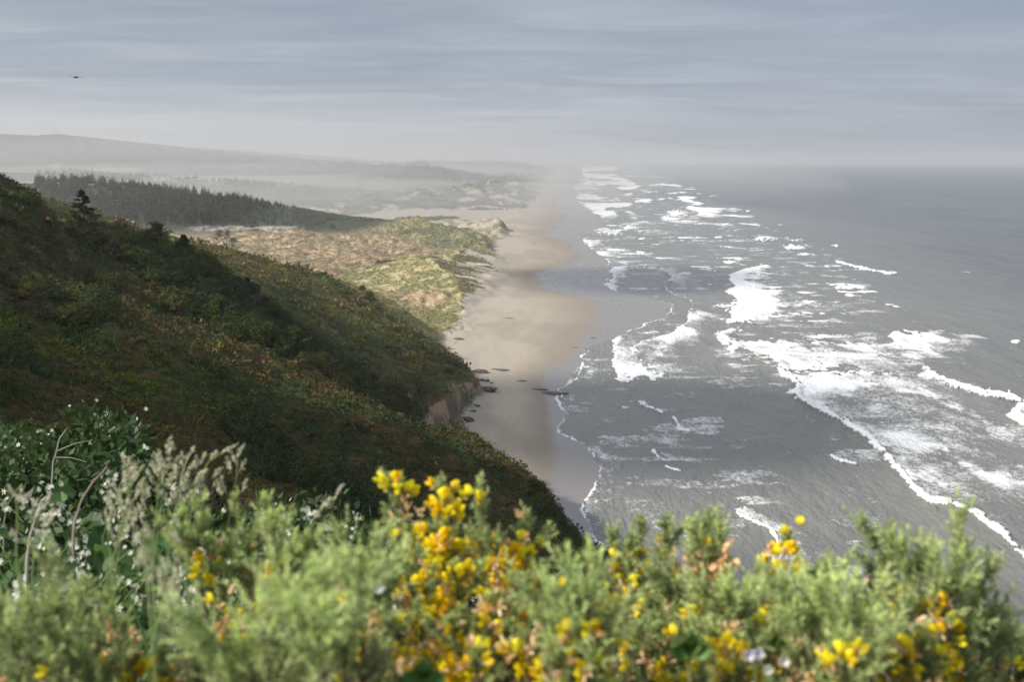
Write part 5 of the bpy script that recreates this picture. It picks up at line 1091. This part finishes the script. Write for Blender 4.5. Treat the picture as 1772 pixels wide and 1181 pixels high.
# ------------------------------------------------------------------ rocks, signs, bird, far structures
m_rock, t, b = mat('dark_rock'); geo = N(t, 'ShaderNodeNewGeometry'); f = NOISE(t, geo.outputs['Position'], 1.2, 6, .65)
t.links.new(RAMP(t, f, [(.35, (.05,.047,.045)), (.6, (.13,.115,.10))]), b.inputs['Base Color']); b.inputs['Roughness'].default_value = .8
bp = N(t, 'ShaderNodeBump', i_Strength=.7, i_Distance=.3); t.links.new(f, bp.inputs['Height']); t.links.new(bp.outputs[0], b.inputs['Normal'])
def rock(px_, py_, w, l, h, label, seed, z0=1.0):
    rr = np.random.default_rng(seed+100); x, y, z = at_z(px_, py_, z0); g = float(hsample(x, y)); nu, nv = 22, 14
    u = np.linspace(0, 2*math.pi, nu, endpoint=False); vv = np.linspace(-.35, math.pi/2, nv); U_, V_ = np.meshgrid(u, vv)
    r_ = 1 + .9*(fbm(np.cos(U_)*1.6+V_*1.2+seed*3.1, np.sin(U_)*1.6+seed, 4, seed)-.5)*2
    v = np.stack([np.cos(U_)*np.cos(V_)*r_*w/2, np.sin(U_)*np.cos(V_)*r_*l/2, np.sin(V_)*h*.7*(.75+.5*fbm(np.cos(U_)*2.5+seed, np.sin(U_)*2.5+V_, 3, seed+9))], -1).reshape(-1, 3)
    f = [(j*nu+i, j*nu+(i+1) % nu, (j+1)*nu+(i+1) % nu, (j+1)*nu+i) for j in range(nv-1) for i in range(nu)]
    return tag(link('beach_rock', mesh_from('beach_rock', v, np.array(f), [m_rock], smooth=False), None, (float(x), float(y), g)), label, 'rock', 'dark rocks on the beach')
for k, (a_, b_, w, l, h, lab) in enumerate([(955,676,13,6,.8,'largest flat dark reef rock at the edge of the swash'),(932,671,8,4,.5,'low rock trailing left of the large reef rock'),(902,659,4,3,.5,'small flat dark rock on the wet sand midway to the reef'),(866,642,6,4,.6,'dark flat rock on the dry beach above the others'),(855,641,3,2,.4,'small stone left of the flat rock on the dry beach'),
   (844,664,2.2,2,1.2,'upright small rock near the cliff corner'),(850,667,2,2,.6,'low stone beside the upright rock at the cliff corner'),(841,683,9,6,2.6,'sloping brown rock shelf at the outer foot of the cliff'),(829,649,8,5,2.0,'sloping rock shelf beyond the cliff corner'),(834,664,4,3,1.3,'rock between the two shelves at the cliff corner'),
   (808,735,7,4,2.2,'dark boulder at the inner foot of the cliff'),(797,757,3,3,1.4,'small boulder where the slope meets the sand'),(813,768,6,4,1.0,'flat rock on the sand at the foot of the brown slope'),(822,711,4,3,.9,'rubble heap under the pale cliff face'),(818,718,3,2,.7,'loose rubble lower under the pale cliff face'),(792,592,6,4,1.2,'dark boulder at the end of the dunes'),
   (1026,585,3,2,.5,'stone in the shallow wet sand near the swash line'),(995,598,3,2,.4,'stone on the wet sand above the sunlit patch edge'),(880,553,5,2,.4,'driftwood-like dark line on the upper beach'),(1142,612,4,2,.6,'dark rock showing in the foam of the broad swash')]): rock(a_, b_, w, l, h, lab, k, 0.3 if a_ > 1000 else 1.5)
def simple(name, rough=.5):
    m, t, b = mat(name); b.inputs['Roughness'].default_value = rough; return m, b
m_y, b = simple('yellow_sign_paint'); b.inputs['Base Color'].default_value = (.85, .50, .02, 1)
m_g, b = simple('grey_metal'); b.inputs['Base Color'].default_value = (.10, .10, .10, 1)
m_b, b = simple('dark_feathers', .8); b.inputs['Base Color'].default_value = (.03, .03, .032, 1)
def boxm(x0, x1, y0, y1, z0, z1, name, m):
    v = np.array([(x, y, z) for z in (z0, z1) for y in (y0, y1) for x in (x0, x1)], float); return mesh_from(name, v, np.array([(0,2,3,1),(4,5,7,6),(0,1,5,4),(2,6,7,3),(0,4,6,2),(1,3,7,5)]), [m])
for k, (a_, b_, lab) in enumerate(((231, 398, 'yellow road sign on a post on the crest, right of the lone spruce'), (84, 392, 'yellow road sign at the foot of the high left shoulder'))):
    p = hit(a_, b_)[0]; g = float(hsample(p[0], p[1])); top = float(at_y(a_, (381, 374)[k], p[1])[2]); H_ = max(top-g, 2.2); e_ = empty('road_sign', (p[0], p[1], g))
    link('post', boxm(-.06, .06, -.06, .06, -.4, H_, 'post', m_g), e_); s_ = .62; zc_ = H_-.75
    v = np.array([(math.cos(q)*s_, dy_, zc_+math.sin(q)*s_*1.15) for dy_ in (-.12, -.08) for q in np.linspace(0, 2*math.pi, 4, endpoint=False)]); link('panel', mesh_from('panel', v, [np.array([(0,1,2,3),(7,6,5,4)]), np.array([(i, i+4, (i+1) % 4+4, (i+1) % 4) for i in range(4)])], [m_y]), e_); tag(e_, lab, 'road sign')
# bird
x, y, z = at_y(131, 133.5, 100); e_ = empty('bird', (float(x), float(y), float(z)))
S = Soup(); cp = np.array([(-.30, .1, .04), (-.18, .05, .02), (0, 0, 0), (.16, -.05, -.02), (.27, -.08, -.02), (.34, -.1, -.04)]); v, f = tube(cp, [.02, .07, .10, .08, .055, .01], 8); S.add(v, f, C(.03,.03,.03)); bd = link('body', mesh_from('body', v, f, [m_b], smooth=True), e_)
for sg, pts in ((-1, [(0,0,.03),(-.28,.02,.13),(-.55,.05,.15),(-.82,.05,.24)]), (1, [(.03,0,.03),(.28,.02,.10),(.55,.02,.03),(.80,.03,.02)])):
    pts = np.array(pts); ch = np.array([.20, .19, .15, .03]); v = []
    for p_, c_ in zip(pts, ch): v += [p_+[0, -c_*.45, .01], p_+[0, c_*.55, 0], p_+[0, c_*.55, -.012], p_+[0, -c_*.45, -.015]]
    f = [(i*4+j, i*4+(j+1) % 4, (i+1)*4+(j+1) % 4, (i+1)*4+j) for i in range(3) for j in range(4)]+[(12,13,14,15)]; link('wing', mesh_from('wing', np.array(v), np.array(f), [m_b]), e_)
e_.scale = (.8,)*3
tag(e_, 'dark bird gliding with spread wings in the grey sky', 'bird')
# masts on the far hill, jetty on the horizon
for k, (a_, top) in enumerate(((97, 224), (103, 226))):
    x, y, z = at_y(a_, 232, 6000); g = float(hsample(x, y)); H_ = max(float(at_y(a_, top, 6000)[2])-g, 20); e_ = empty('radio_mast', (float(x), float(y), g)); S = Soup()
    for (sx_, sy_) in ((-1, -1), (1, -1), (0, 1.2)): v, f = tube([(sx_*1.6, sy_*1.6, -2), (sx_*.5, sy_*.5, H_)], .5, 4); S.add(v, f, C(.2,.2,.2))
    for q in range(8): z_ = H_*q/8; s_ = 1.6-1.1*q/8; v, f = tube([(-s_, -s_, z_), (s_, -s_, z_+H_/8), (0, s_*1.2, z_)], .3, 4); S.add(v, f, C(.2,.2,.2))
    link('lattice', S.mesh('lattice', m_stem), e_); tag(e_, ('taller left radio mast on the distant hilltop', 'shorter right radio mast on the distant hilltop')[k], 'mast')
x0, y0, _ = at_z(1045, 284.6, 0); x1, y1, _ = at_z(1172, 284.2, 0); nn_ = 60; S = Soup(); cp = np.stack([np.linspace(x0, x1, nn_), np.linspace(y0, y1, nn_), np.full(nn_, 3.0)+rng.uniform(-1, 1, nn_)], 1); v, f = tube(cp-[x0, y0, 0], np.full(nn_, 12.0), 8); S.add(v, f, C(.10,.10,.10))
tag(link('jetty', S.mesh('jetty', m_rock), None, (float(x0), float(y0), 0)), 'long low dark stone jetty at the far horizon', 'jetty')
# ------------------------------------------------------------------ haze
def box(name, x0, x1, y0, y1, z0, z1, m):
    v = np.array([(x, y, z) for z in (z0, z1) for y in (y0, y1) for x in (x0, x1)], float)
    f = np.array([(0,2,3,1),(4,5,7,6),(0,1,5,4),(2,6,7,3),(0,4,6,2),(1,3,7,5)])
    return link(name, mesh_from(name, v, f, [m]))
mh = bpy.data.materials.new('haze_air'); mh.use_nodes = True; t = mh.node_tree; t.nodes.clear()
pv = N(t, 'ShaderNodeVolumePrincipled'); pv.inputs['Density'].default_value = 0.8e-4; pv.inputs['Color'].default_value = (.93, .96, 1.0, 1); pv.inputs['Anisotropy'].default_value = 0.2
mo = N(t, 'ShaderNodeOutputMaterial'); t.links.new(pv.outputs[0], mo.inputs['Volume'])
hz_o = box('haze', -95000, 120000, -300, 95000, -8, 300, mh); tag(hz_o, 'pale sea haze over the coast', 'haze', kind='stuff')

# low bank of ground mist lying over the flat and the woods inland
def lump(name, c, r, m, seed=0, amp=.12, nu=48, nv=24):
    u = np.linspace(0, 2*math.pi, nu, endpoint=False); v_ = np.linspace(-math.pi/2, math.pi/2, nv); U_, V_ = np.meshgrid(u, v_)
    k = 1+amp*2*(fbm(np.cos(U_)*2+seed+3, np.sin(U_)*2+V_*2+seed, 4, seed)-.5)
    v = np.stack([np.cos(U_)*np.cos(V_)*k*r[0], np.sin(U_)*np.cos(V_)*k*r[1], np.sin(V_)*k*r[2]], -1).reshape(-1, 3)
    f = [(j*nu+i, j*nu+(i+1) % nu, (j+1)*nu+(i+1) % nu, (j+1)*nu+i) for j in range(nv-1) for i in range(nu)]
    return link(name, mesh_from(name, v, np.array(f), [m], smooth=True), None, c)
for k, (c_, r_, dn_) in enumerate((((-900, 3100, 2), (1280, 2150, 52), 1.05e-3), ((-1050, 4100, 4), (1560, 3000, 95), 2.4e-4), ((-1150, 4700, 6), (1900, 3700, 190), 1.4e-4), ((-1500, 5900, 8), (2900, 4900, 290), 1.2e-4), ((40, 1500, 2), (500, 1080, 50), 1.9e-4))):
    mm_ = bpy.data.materials.new('mist_air'); mm_.use_nodes = True; t = mm_.node_tree; t.nodes.clear()
    pv = N(t, 'ShaderNodeVolumePrincipled'); pv.inputs['Density'].default_value = dn_; pv.inputs['Color'].default_value = (.97, .97, .96, 1); pv.inputs['Anisotropy'].default_value = 0.1
    mo = N(t, 'ShaderNodeOutputMaterial'); t.links.new(pv.outputs[0], mo.inputs['Volume'])
    tag(lump('mist', c_, r_, mm_, 3+k), 'low bright mist over the flat and woods inland', 'mist', kind='stuff')
# unseen clouds, added out of frame to shade the lower slope and parts of the beach
mc, t, b = mat('shade_cloud_white'); b.inputs['Base Color'].default_value = (.9, .9, .9, 1); b.inputs['Roughness'].default_value = 1
tr = N(t, 'ShaderNodeBsdfTranslucent'); tr.inputs[0].default_value = (.9, .9, .9, 1); tp = N(t, 'ShaderNodeBsdfTransparent'); mx = N(t, 'ShaderNodeMixShader'); mx.inputs[0].default_value = .5; m2_ = N(t, 'ShaderNodeMixShader'); m2_.inputs[0].default_value = .33
t.links.new(b.outputs[0], mx.inputs[1]); t.links.new(tr.outputs[0], mx.inputs[2]); t.links.new(mx.outputs[0], m2_.inputs[1]); t.links.new(tp.outputs[0], m2_.inputs[2]); t.links.new(m2_.outputs[0], t.nodes['Material Output'].inputs[0])
def shade_cloud(gx, gy, gz_, rx, ry, alt, seed):
    k = (alt-gz_)/SUN[2]; return tag(lump('cloud', (gx+SUN[0]*k, gy+SUN[1]*k, alt), (rx, ry, 38), mc, seed, .25), 'unseen low cloud added to shade the slope and beach', 'cloud', kind='structure')
shade_cloud(-40, 130, 70, 60, 75, 520, 5)
shade_cloud(40, 395, 5, 105, 80, 560, 8)
shade_cloud(115, 890, 5, 100, 100, 600, 11)
